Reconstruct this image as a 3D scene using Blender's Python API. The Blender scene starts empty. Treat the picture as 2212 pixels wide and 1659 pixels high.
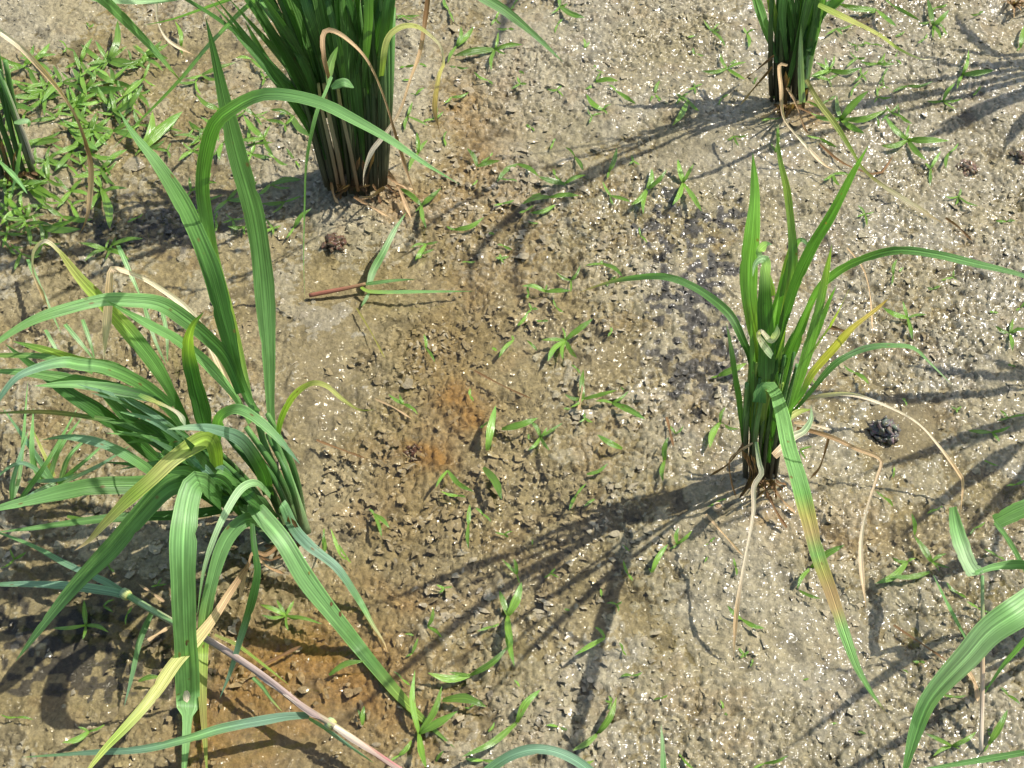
import bpy, math, random
import numpy as np
from mathutils import Vector

sc = bpy.context.scene
col = sc.collection
rnd = random.Random(7)

# ------------------------------------------------------------------ camera
TH = math.radians(53.0)
H = 0.70
F = 3300.0          # focal length in units of a 2212 x 1659 picture
CX, CY = 1106.0, 829.5
cam_d = bpy.data.cameras.new('camera')
cam = bpy.data.objects.new('camera', cam_d)
col.objects.link(cam)
cam.location = (0, 0, H)
cam.rotation_euler = (math.pi / 2 - TH, 0, 0)
cam_d.sensor_width = 36.0
cam_d.lens = 36.0 * F / 2212.0
cam_d.clip_start = 0.01
cam_d.clip_end = 500.0
sc.camera = cam

# ------------------------------------------------------------------ light
SUN_EL, SUN_AZ = math.radians(55), math.radians(19)     # azimuth: degrees beyond the right-hand side
sdir = Vector((math.cos(SUN_EL) * math.cos(SUN_AZ), math.cos(SUN_EL) * math.sin(SUN_AZ), math.sin(SUN_EL)))
world = bpy.data.worlds.new('World')
sc.world = world
world.use_nodes = True
wn = world.node_tree
bg = wn.nodes['Background']
sky = wn.nodes.new('ShaderNodeTexSky')
sky.sky_type = 'NISHITA'
sky.sun_disc = False
sky.sun_elevation = SUN_EL
sky.sun_rotation = math.atan2(sdir.x, sdir.y)
sky.air_density = 1.0
sky.dust_density = 2.0
wn.links.new(sky.outputs[0], bg.inputs[0])
bg.inputs[1].default_value = 0.14
sun_d = bpy.data.lights.new('sun', 'SUN')
sun_d.energy = 4.6
sun_d.angle = math.radians(0.53)
sun_d.color = (1.0, 0.95, 0.87)
sun = bpy.data.objects.new('sun', sun_d)
col.objects.link(sun)
sun.rotation_euler = (-sdir).to_track_quat('-Z', 'Y').to_euler()
sun.location = sdir * 5
sc.view_settings.view_transform = 'Standard'
sc.view_settings.look = 'None'
sc.view_settings.exposure = 0.62
sc.view_settings.gamma = 1.0
sc.view_settings.use_curve_mapping = False

# ------------------------------------------------------------------ geometry helpers
FW = Vector((0, math.cos(TH), -math.sin(TH)))
UP = Vector((0, math.sin(TH), math.cos(TH)))
RT = Vector((1, 0, 0))
CAM = Vector((0, 0, H))


def ray(u, v):
    return RT * ((u - CX) / F) + UP * ((CY - v) / F) + FW


def at_z(u, v, z):
    d = ray(u, v)
    return CAM + d * ((z - H) / d.z)


def at_y(u, v, y):
    d = ray(u, v)
    return CAM + d * (y / d.y)


def project(x, y, z=0.0):
    dz = z - H
    dep = y * FW.y + dz * FW.z
    return CX + F * x / dep, CY - F * (y * UP.y + dz * UP.z) / dep


OFF = {'A0': (0, 0), 'A1': (683.6, 0), 'A2': (1452.4, 0), 'B0': (0, 531.7), 'B1': (683.6, 531.7), 'B2': (1452.4, 531.7),
       'C0': (0, 1089.3), 'C1': (683.6, 1089.3), 'C2': (1452.4, 1089.3)}


def Q(c, x, y):
    ox, oy = OFF[c]
    return ox + x * 0.3434, oy + y * 0.3434


# ------------------------------------------------------------------ noise
def _hash(ix, iy, seed):
    h = (ix.astype(np.int64) * 374761393 + iy.astype(np.int64) * 668265263 + seed * 1274126177) & 0xFFFFFFFF
    h = ((h ^ (h >> 13)) * 1103515245) & 0xFFFFFFFF
    h = ((h ^ (h >> 16)) * 668265263) & 0xFFFFFFFF
    return ((h ^ (h >> 15)) & 0xFFFFFF) / float(0xFFFFFF)


def vnoise(x, y, s, seed):
    x = x / s; y = y / s
    ix = np.floor(x); iy = np.floor(y)
    fx = x - ix; fy = y - iy
    fx = fx * fx * fx * (fx * (fx * 6 - 15) + 10); fy = fy * fy * fy * (fy * (fy * 6 - 15) + 10)
    a = _hash(ix, iy, seed); b = _hash(ix + 1, iy, seed)
    c = _hash(ix, iy + 1, seed); d = _hash(ix + 1, iy + 1, seed)
    return (a + (b - a) * fx) * (1 - fy) + (c + (d - c) * fx) * fy - 0.5


def fbm(x, y, s, seed, n=4):
    r = 0; a = 1.0
    for k in range(n):
        r = r + a * vnoise(x + k * 0.37, y - k * 0.21, s, seed + k * 17)
        s *= 0.5; a *= 0.55
    return r


def worley(x, y, s, seed):
    x = x / s; y = y / s
    ix = np.floor(x); iy = np.floor(y)
    f1 = np.full(x.shape, 9.0); f2 = np.full(x.shape, 9.0); idv = np.zeros(x.shape)
    for dx in (-1, 0, 1):
        for dy in (-1, 0, 1):
            cx = ix + dx; cy = iy + dy
            px = cx + _hash(cx, cy, seed); py = cy + _hash(cx, cy, seed + 5)
            d = np.hypot(px - x, py - y)
            new = d < f1
            f2 = np.where(new, f1, np.minimum(f2, d))
            idv = np.where(new, _hash(cx, cy, seed + 9), idv)
            f1 = np.where(new, d, f1)
    return f1, f2, idv


def sstep(a, b, x):
    t = np.clip((x - a) / (b - a), 0, 1)
    return t * t * (3 - 2 * t)


def blob(u, v, cx, cy, rx, ry, rot=0.0):
    c, s = math.cos(math.radians(rot)), math.sin(math.radians(rot))
    a = ((u - cx) * c + (v - cy) * s) / rx
    b = (-(u - cx) * s + (v - cy) * c) / ry
    return np.exp(-(a * a + b * b))


# ------------------------------------------------------------------ ground field (metres; features are laid out on the ground plane)
def fields(x, y):
    """height, stain and painted-shade masks of the mud at ground positions x, y"""
    yy = np.clip(y, 0.12, 1.4)
    u, v = project(x, yy)
    far = sstep(0.05, 0.30, np.maximum(np.maximum(np.abs(x) - 0.40, y - 0.95), 0.22 - y))
    wob = 70 * fbm(x, y, 0.045, 3, 4)
    uu, vv = u + wob, v + 70 * fbm(x, y, 0.045, 43, 4)
    orange = (1.15 * blob(uu, vv, 660, 1490, 240, 115) + 0.7 * blob(uu, vv, 500, 1600, 130, 70) + 0.65 * blob(uu, vv, 985, 860, 65, 45, -40)
              + 0.7 * blob(uu, vv, 895, 975, 50, 28) + 0.6 * blob(uu, vv, 1020, 240, 35, 25) + 0.35 * blob(uu, vv, 900, 1270, 120, 40) + 0.2 * blob(uu, vv, 960, 780, 110, 330, 8) + 0.3 * blob(uu, vv, 1040, 330, 90, 160)
              + 0.55 * blob(uu, vv, 860, 430, 80, 35) + 0.2 * blob(uu, vv, 800, 1090, 90, 80) + 0.55 * blob(uu, vv, 1760, 270, 60, 25)
              + 0.5 * blob(uu, vv, 1650, 1090, 60, 30) + 0.15 * blob(uu, vv, 1120, 600, 120, 70) + 0.25 * blob(uu, vv, 1800, 1150, 150, 60))
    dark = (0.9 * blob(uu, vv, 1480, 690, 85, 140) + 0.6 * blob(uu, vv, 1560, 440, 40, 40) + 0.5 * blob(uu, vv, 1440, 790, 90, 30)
            + 0.5 * blob(uu, vv, 1450, 480, 60, 30) + 0.75 * blob(uu, vv, 200, 1420, 230, 110) + 0.45 * blob(uu, vv, 300, 500, 160, 70))  # lower left: dark wet mud plus painted clump shade; last: tall clump's shadow painted
    smooth = (1.0 * blob(u + wob * .5, vv, 700, 730, 105, 120) + 0.9 * blob(u, v, 1950, 920, 75, 65) + 0.8 * blob(u, v, 690, 880, 80, 80)
              + 0.6 * blob(uu, vv, 1500, 330, 200, 50) + 0.5 * blob(uu, vv, 1860, 430, 90, 120) + 0.5 * blob(uu, vv, 330, 450, 90, 40)
              + 0.8 * blob(uu, vv, 1330, 770, 70, 45) + 0.75 * blob(uu, vv, 620, 1560, 210, 110) + 0.5 * blob(uu, vv, 1800, 1380, 130, 100)
              + 0.4 * blob(uu, vv, 2060, 300, 120, 90))
    smooth = np.clip(smooth, 0, 1)
    # broad level: right side stands proud of the water, centre and lower left lie under a film of it
    lev = -0.6 + 1.5 * sstep(1150, 1750, u) + 0.7 * sstep(900, 200, v) - 3.4 * blob(u, v, 600, 1540, 330, 150) - 2.2 * blob(u, v, 950, 900, 230, 330)
    lev = lev - 1.6 * blob(u, v, 200, 1400, 260, 130) - 4.5 * blob(u, v, 1950, 925, 66, 60) - 1.0 * blob(u, v, 220, 430, 260, 90)
    lev = lev + 1.2 * blob(u, v, 700, 740, 90, 100) + 1.0 * blob(u, v, 740, 500, 90, 60)
    lev = lev + 3.6 * fbm(x, y, 0.11, 11, 3) + 2.0 * fbm(x, y, 0.03, 12, 3)
    rip = vnoise(x, y, 0.0085, 141)
    lev = lev + 5.0 * rip * blob(u, v, 745, 865, 60, 80) + 7.0 * rip * blob(u, v, 1985, 962, 22, 26)
    # mounds where the rice clumps stand
    for cx, cy, r in ((765, 405, 95), (1690, 240, 90), (1645, 1050, 90), (620, 1180, 100), (20, 390, 90)):
        lev = lev + 3.0 * blob(u, v, cx, cy, r, r * 0.75)
    # crumbs
    wx = x + 0.0022 * fbm(x, y, 0.006, 21, 2); wy = y + 0.0022 * fbm(x, y, 0.006, 22, 2)
    f1, f2, idc = worley(wx, wy, 0.0050, 31)
    g1, g2, idd = worley(wx + .3, wy, 0.0027, 32)
    crumb = 1.7 * (idc - 0.5) + 1.3 * sstep(0.0, 0.35, f2 - f1) + 0.9 * (idd - 0.5) + 0.7 * sstep(0, 0.4, g2 - g1)
    pit = sstep(0.30, 0.48, vnoise(x, y, 0.013, 61) + 0.5 * vnoise(x, y, 0.006, 62))
    crumb = crumb - 3.2 * pit
    rough = (0.35 + 0.65 * sstep(-0.28, 0.25, fbm(x, y, 0.06, 71, 3) + 0.25 * blob(u, v, 1000, 850, 450, 500))) * (1 - 0.85 * smooth)
    c1 = 1 - sstep(0.0, 0.085, np.abs(fbm(wx, wy, 0.011, 91, 3)))
    c2 = 1 - sstep(0.0, 0.12, np.abs(fbm(wx, wy, 0.0065, 95, 2)))
    c3 = 1 - sstep(0.0, 0.16, np.abs(vnoise(wx + .1, wy, 0.0040, 97)))
    crumb = crumb * 0.62 - 2.1 * c1 - 1.7 * c2 * (c1 < .5) - 1.0 * c3
    fine = 1.1 * vnoise(x, y, 0.0042, 81) + 0.7 * vnoise(x, y, 0.0022, 82)
    z = lev + rough * crumb + (1 - 0.7 * smooth) * fine
    pud = sstep(0.38, 0.62, blob(u + wob * .35, v, 1955, 925, 82, 74))
    z = z * (1 - pud) + (-2.2 + 0.5 * rip) * pud
    smooth = np.maximum(smooth, pud)
    z = z * 0.001 * (1 - far) + far * 0.001 * (0.4 + 1.5 * fbm(x, y, 0.4, 15, 3))
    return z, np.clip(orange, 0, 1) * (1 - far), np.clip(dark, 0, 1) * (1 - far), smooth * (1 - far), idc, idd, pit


def gz(x, y):
    return float(fields(np.array([x]), np.array([y]))[0][0])


# ------------------------------------------------------------------ materials
def new_mat(name):
    m = bpy.data.materials.new(name)
    m.use_nodes = True
    nt = m.node_tree
    nt.nodes.clear()
    return m, nt, nt.nodes.new, nt.links.new


def mud_material(name, flakes=False):
    m, nt, N, LK = new_mat(name)
    out = N('ShaderNodeOutputMaterial')
    p = N('ShaderNodeBsdfPrincipled')
    at = N('ShaderNodeAttribute'); at.attribute_name = 'tint'
    geo = N('ShaderNodeNewGeometry')
    n1 = N('ShaderNodeTexNoise'); n1.inputs['Scale'].default_value = 420; n1.inputs['Detail'].default_value = 7; n1.inputs['Roughness'].default_value = 0.7
    n2 = N('ShaderNodeTexNoise'); n2.inputs['Scale'].default_value = 140; n2.inputs['Detail'].default_value = 1.0
    LK(geo.outputs['Position'], n1.inputs['Vector']); LK(geo.outputs['Position'], n2.inputs['Vector'])
    r = N('ShaderNodeMapRange'); r.inputs['From Min'].default_value = 0.3; r.inputs['From Max'].default_value = 0.72
    r.inputs['To Min'].default_value = 0.62; r.inputs['To Max'].default_value = 1.34
    LK(n1.outputs[0], r.inputs['Value'])
    mx = N('ShaderNodeMix'); mx.data_type = 'RGBA'; mx.blend_type = 'MULTIPLY'; mx.inputs[0].default_value = 1.0
    LK(at.outputs['Color'], mx.inputs[6]); LK(r.outputs[0], mx.inputs[7])
    LK(mx.outputs[2], p.inputs['Base Color'])
    p.inputs['Roughness'].default_value = 0.55
    p.inputs['Specular IOR Level'].default_value = 0.2
    p.inputs['Coat Roughness'].default_value = 0.20
    p.inputs['Coat IOR'].default_value = 1.6
    wt = N('ShaderNodeAttribute'); wt.attribute_name = 'wet'
    if flakes: p.inputs['Coat Weight'].default_value = 0.5
    else: LK(wt.outputs['Fac'], p.inputs['Coat Weight'])
    b = N('ShaderNodeBump'); b.inputs['Strength'].default_value = 0.85; b.inputs['Distance'].default_value = 0.0016
    LK(n1.outputs[0], b.inputs['Height'])
    LK(b.outputs[0], p.inputs['Normal'])
    b2 = N('ShaderNodeBump'); b2.inputs['Strength'].default_value = 1.0; b2.inputs['Distance'].default_value = 0.0066
    LK(n2.outputs[0], b2.inputs['Height'])
    LK(b2.outputs[0], p.inputs['Coat Normal'])
    LK(p.outputs[0], out.inputs[0])
    return m


def leaf_material(name, trans=0.38, rough=0.42, vein=0.5, spec=0.35):
    m, nt, N, LK = new_mat(name)
    out = N('ShaderNodeOutputMaterial')
    at = N('ShaderNodeAttribute'); at.attribute_name = 'tint'
    uv = N('ShaderNodeUVMap')
    mp = N('ShaderNodeMapping'); mp.inputs['Scale'].default_value = (13, 2.2, 1)
    n = N('ShaderNodeTexNoise'); n.inputs['Scale'].default_value = 1.0; n.inputs['Detail'].default_value = 3
    LK(uv.outputs[0], mp.inputs[0]); LK(mp.outputs[0], n.inputs['Vector'])
    mp2 = N('ShaderNodeMapping'); mp2.inputs['Scale'].default_value = (2.5, 9, 1)
    n2 = N('ShaderNodeTexNoise'); n2.inputs['Scale'].default_value = 1.0; n2.inputs['Detail'].default_value = 5
    LK(uv.outputs[0], mp2.inputs[0]); LK(mp2.outputs[0], n2.inputs['Vector'])
    r = N('ShaderNodeMapRange'); r.inputs['From Min'].default_value = 0.3; r.inputs['From Max'].default_value = 0.7
    r.inputs['To Min'].default_value = 1 - vein * .95; r.inputs['To Max'].default_value = 1 + vein * .7
    LK(n.outputs[0], r.inputs['Value'])
    r2 = N('ShaderNodeMapRange'); r2.inputs['From Min'].default_value = 0.3; r2.inputs['From Max'].default_value = 0.7
    r2.inputs['To Min'].default_value = 0.82; r2.inputs['To Max'].default_value = 1.16
    LK(n2.outputs[0], r2.inputs['Value'])
    mu = N('ShaderNodeMath'); mu.operation = 'MULTIPLY'
    LK(r.outputs[0], mu.inputs[0]); LK(r2.outputs[0], mu.inputs[1])
    sx = N('ShaderNodeSeparateXYZ'); LK(uv.outputs[0], sx.inputs[0])
    ab = N('ShaderNodeMath'); ab.operation = 'SUBTRACT'; ab.inputs[1].default_value = 0.5; LK(sx.outputs[0], ab.inputs[0])
    ab2 = N('ShaderNodeMath'); ab2.operation = 'ABSOLUTE'; LK(ab.outputs[0], ab2.inputs[0])
    rib = N('ShaderNodeFloatCurve') if False else N('ShaderNodeValToRGB')
    LK(ab2.outputs[0], rib.inputs[0])
    cr = rib.color_ramp; cr.elements[0].position = 0.02; cr.elements[0].color = (1.3, 1.3, 1.3, 1); cr.elements[1].position = 0.055; cr.elements[1].color = (1, 1, 1, 1)
    e = cr.elements.new(0.44); e.color = (1, 1, 1, 1)
    e = cr.elements.new(0.485); e.color = (1.3, 1.25, 1.2, 1)
    mrib = N('ShaderNodeMix'); mrib.data_type = 'RGBA'; mrib.blend_type = 'MULTIPLY'; mrib.inputs[0].default_value = 1.0 if vein > 0.4 else 0.4
    LK(mu.outputs[0], mrib.inputs[6]); LK(rib.outputs[0], mrib.inputs[7])
    m0 = N('ShaderNodeMix'); m0.data_type = 'RGBA'; m0.blend_type = 'MULTIPLY'; m0.inputs[0].default_value = 1.0
    LK(at.outputs['Color'], m0.inputs[6]); LK(mrib.outputs[2], m0.inputs[7])
    mp3 = N('ShaderNodeMapping'); mp3.inputs['Scale'].default_value = (2.2, 26, 1)
    LK(uv.outputs[0], mp3.inputs[0])
    vo = N('ShaderNodeTexVoronoi'); vo.inputs['Scale'].default_value = 1.0; LK(mp3.outputs[0], vo.inputs['Vector'])
    vs = N('ShaderNodeSeparateColor'); LK(vo.outputs['Color'], vs.inputs[0])
    rare = N('ShaderNodeMath'); rare.operation = 'GREATER_THAN'; rare.inputs[1].default_value = 0.90; LK(vs.outputs[0], rare.inputs[0])
    near = N('ShaderNodeMapRange'); near.inputs['From Min'].default_value = 0.12; near.inputs['From Max'].default_value = 0.26; near.inputs['To Min'].default_value = 0.85; near.inputs['To Max'].default_value = 0.0
    LK(vo.outputs['Distance'], near.inputs['Value'])
    spot = N('ShaderNodeMath'); spot.operation = 'MULTIPLY'; LK(rare.outputs[0], spot.inputs[0]); LK(near.outputs[0], spot.inputs[1])
    mx = N('ShaderNodeMix'); mx.data_type = 'RGBA'
    mx.inputs[7].default_value = (0.16, 0.10, 0.035, 1)
    LK(spot.outputs[0], mx.inputs[0]); LK(m0.outputs[2], mx.inputs[6])
    p = N('ShaderNodeBsdfPrincipled')
    LK(mx.outputs[2], p.inputs['Base Color'])
    p.inputs['Roughness'].default_value = rough
    p.inputs['Specular IOR Level'].default_value = spec
    t = N('ShaderNodeBsdfTranslucent')
    tc = N('ShaderNodeMix'); tc.data_type = 'RGBA'; tc.blend_type = 'MULTIPLY'; tc.inputs[0].default_value = 1.0
    tc.inputs[7].default_value = (1.55, 1.8, 0.55, 1)
    LK(mx.outputs[2], tc.inputs[6]); LK(tc.outputs[2], t.inputs['Color'])
    b = N('ShaderNodeBump'); b.inputs['Strength'].default_value = 0.6; b.inputs['Distance'].default_value = 0.0008
    LK(n.outputs[0], b.inputs['Height']); LK(b.outputs[0], p.inputs['Normal'])
    ms = N('ShaderNodeMixShader'); ms.inputs[0].default_value = trans
    LK(p.outputs[0], ms.inputs[1]); LK(t.outputs[0], ms.inputs[2]); LK(ms.outputs[0], out.inputs[0])
    return m


def water_material():
    m, nt, N, LK = new_mat('water')
    out = N('ShaderNodeOutputMaterial')
    tr = N('ShaderNodeBsdfTransparent'); tr.inputs[0].default_value = (0.95, 0.93, 0.85, 1)
    gl = N('ShaderNodeBsdfGlossy'); gl.inputs['Roughness'].default_value = 0.06
    fr = N('ShaderNodeFresnel'); fr.inputs['IOR'].default_value = 1.33
    geo = N('ShaderNodeNewGeometry')
    n = N('ShaderNodeTexNoise'); n.inputs['Scale'].default_value = 90; n.inputs['Detail'].default_value = 2
    LK(geo.outputs['Position'], n.inputs['Vector'])
    b = N('ShaderNodeBump'); b.inputs['Strength'].default_value = 0.25; b.inputs['Distance'].default_value = 0.002
    LK(n.outputs[0], b.inputs['Height'])
    LK(b.outputs[0], gl.inputs['Normal']); LK(b.outputs[0], fr.inputs['Normal'])
    ms = N('ShaderNodeMixShader')
    LK(fr.outputs[0], ms.inputs[0]); LK(tr.outputs[0], ms.inputs[1]); LK(gl.outputs[0], ms.inputs[2])
    LK(ms.outputs[0], out.inputs[0])
    return m


M_MUD = mud_material('wet_mud')
M_FLAKE = mud_material('mud_flakes', True)
M_LEAF = leaf_material('rice_leaf')
M_WEED = leaf_material('weed_leaf', 0.30, 0.24, 0.3, 0.7)
M_DRY = leaf_material('dry_leaf', 0.25, 0.7, 0.6, 0.2)
M_STEM = leaf_material('stem_sheath', 0.08, 0.5, 0.5, 0.3)
M_WATER = water_material()


# ------------------------------------------------------------------ object helpers
def tag(o, label=None, cat=None, group=None, kind=None):
    if label: o['label'] = label
    if cat: o['category'] = cat
    if group: o['group'] = group
    if kind: o['kind'] = kind
    return o


def empty(name, loc, label, cat, group=None):
    o = bpy.data.objects.new(name, None)
    o.empty_display_size = 0.01
    col.objects.link(o)
    o.location = loc
    return tag(o, label, cat, group)


def mesh_obj(name, verts, faces, mat, parent=None, tint=None, uv=None, smooth=True, nverts_per_face=None):
    me = bpy.data.meshes.new(name)
    off = Vector(parent.location) if parent is not None else Vector((0, 0, 0))
    if parent is not None:
        verts = [(a[0] - off.x, a[1] - off.y, a[2] - off.z) for a in verts]
    me.from_pydata(verts, [], faces)
    if tint is not None:
        a = me.color_attributes.new('tint', 'FLOAT_COLOR', 'POINT')
        arr = np.ones((len(verts), 4), dtype=np.float32); arr[:, :3] = np.asarray(tint)[:, :3]
        a.data.foreach_set('color', arr.ravel())
    if uv is not None:
        lay = me.uv_layers.new(name='UVMap')
        li = np.zeros(len(me.loops), dtype=np.int32)
        me.loops.foreach_get('vertex_index', li)
        lay.data.foreach_set('uv', np.asarray(uv, dtype=np.float32)[li].ravel())
    if smooth:
        me.polygons.foreach_set('use_smooth', np.ones(len(me.polygons), dtype=bool))
    me.materials.append(mat)
    me.update()
    o = bpy.data.objects.new(name, me)
    col.objects.link(o)
    if parent is not None:
        o.parent = parent
    return o


def big_grid(name, xs, ys, zfun, mat):
    X, Y = np.meshgrid(xs, ys)
    nx, ny = len(xs), len(ys)
    Z, tint = zfun(X.ravel(), Y.ravel())
    co = np.stack([X.ravel(), Y.ravel(), Z], 1).astype(np.float32)
    i = np.arange((nx - 1) * (ny - 1))
    r, c = i // (nx - 1), i % (nx - 1)
    a = r * nx + c
    q = np.stack([a, a + 1, a + nx + 1, a + nx], 1).astype(np.int32)
    me = bpy.data.meshes.new(name)
    me.vertices.add(len(co)); me.vertices.foreach_set('co', co.ravel())
    me.loops.add(q.size); me.loops.foreach_set('vertex_index', q.ravel())
    me.polygons.add(len(q)); me.polygons.foreach_set('loop_start', (np.arange(len(q)) * 4).astype(np.int32))
    me.polygons.foreach_set('use_smooth', np.ones(len(q), dtype=bool))
    me.update(calc_edges=True)
    if tint is not None:
        at = me.color_attributes.new('tint', 'FLOAT_COLOR', 'POINT')
        arr = np.ones((len(co), 4), dtype=np.float32); arr[:, :3] = tint
        at.data.foreach_set('color', arr.ravel())
        uu, vv = project(co[:, 0], np.clip(co[:, 1], 0.12, 1.4))
        xx, y2 = co[:, 0], co[:, 1]
        film = sstep(-0.02, 0.16, fbm(xx, y2, 0.034, 302, 4))
        w = sstep(1000, 1700, uu + 800 * fbm(xx, y2, 0.06, 301, 3)) * (0.40 + 0.60 * film) * (1 - 0.35 * sstep(950, 1350, vv))
        w = w * (1 - 0.75 * np.clip(blob(uu, vv, 1480, 660, 90, 150), 0, 1)) * (1 - 0.9 * blob(uu, vv, 1950, 925, 70, 62))
        w = 0.10 + 0.85 * w + 0.9 * blob(uu, vv, 740, 870, 75, 85)
        wa = me.attributes.new('wet', 'FLOAT', 'POINT')
        wa.data.foreach_set('value', np.clip(w, 0, 0.85).astype(np.float32))
    me.materials.append(mat)
    o = bpy.data.objects.new(name, me)
    col.objects.link(o)
    return o


MUD_A = np.array([0.236, 0.200, 0.114]); MUD_B = np.array([0.246, 0.216, 0.140]); MUD_C = np.array([0.184, 0.155, 0.078])
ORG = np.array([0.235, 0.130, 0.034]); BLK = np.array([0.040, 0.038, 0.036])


def mud_tint(x, y, f):
    z, orange, dark, smooth, idc, idd, pit = f
    a = sstep(-0.35, 0.35, fbm(x, y, 0.05, 101, 4))[:, None]
    c = MUD_A * (1 - a) + MUD_B * a
    yb = sstep(0.0, 0.4, fbm(x, y, 0.035, 105, 4))[:, None] * 0.55
    c = c * (1 - yb) + MUD_C * yb
    c = c * (0.80 + 0.22 * idc + 0.22 * idd)[:, None]
    yy = np.clip(y, 0.12, 1.4); u, v = project(x, yy)
    wb = 90 * fbm(x, y, 0.04, 131, 4)
    cx_ = np.interp(v, [0, 230, 600, 900, 1150, 1350, 1659], [1020, 1010, 1030, 965, 900, 800, 640])
    ch = np.exp(-((u + wb - cx_) / np.interp(v, [0, 600, 1200, 1659], [60, 110, 130, 230])) ** 2)
    ch = (0.34 * sstep(0.15, 0.75, ch + 0.5 * fbm(x, y, 0.016, 133, 3)) * (1 - smooth) * (z < 0.0012))[:, None]
    c = c * (1 - ch) + np.array([0.178, 0.140, 0.062]) * (0.8 + 0.4 * idd)[:, None] * ch
    o = np.clip(orange * (0.95 + 0.8 * fbm(x, y, 0.02, 103, 3)), 0, 0.9)[:, None]
    c = c * (1 - o) + ORG * o * (0.8 + 0.4 * idd)[:, None]
    rust = (sstep(0.28, 0.5, fbm(x, y, 0.022, 107, 4)) * 0.25)[:, None]
    c = c * (1 - rust) + np.array([0.20, 0.13, 0.055]) * rust
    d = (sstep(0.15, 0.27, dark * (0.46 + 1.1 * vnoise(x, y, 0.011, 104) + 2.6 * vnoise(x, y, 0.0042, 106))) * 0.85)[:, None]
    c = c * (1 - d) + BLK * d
    c = c * (1 - 0.35 * pit[:, None])
    s = smooth[:, None] * 0.5
    c = c * (1 - s) + np.array([0.195, 0.168, 0.112]) * s
    return c


def coarse(a, b, n, first):
    r = (b - a)
    t = np.geomspace(first, abs(r), n)
    return a + np.sign(r) * t


xd = np.arange(-0.42, 0.4201, 0.00085); yd = np.arange(0.21, 0.9801, 0.00085)
xs = np.concatenate([coarse(-0.42, -60, 26, 0.004)[::-1], xd, coarse(0.42, 60, 26, 0.004)])
ys = np.concatenate([coarse(0.21, -60, 26, 0.004)[::-1], yd, coarse(0.98, 60, 26, 0.004)])


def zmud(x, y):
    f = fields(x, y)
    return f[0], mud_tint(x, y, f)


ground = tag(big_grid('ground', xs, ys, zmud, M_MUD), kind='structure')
xw = np.concatenate([coarse(-0.5, -60, 12, 0.05)[::-1], np.linspace(-0.5, 0.5, 60), coarse(0.5, 60, 12, 0.05)])
yw = np.concatenate([coarse(0.1, -60, 12, 0.05)[::-1], np.linspace(0.1, 1.1, 60), coarse(1.1, 60, 12, 0.05)])
water = tag(big_grid('water', xw, yw, lambda x, y: (np.full(x.shape, -0.0004), None), M_WATER), kind='structure')


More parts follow.
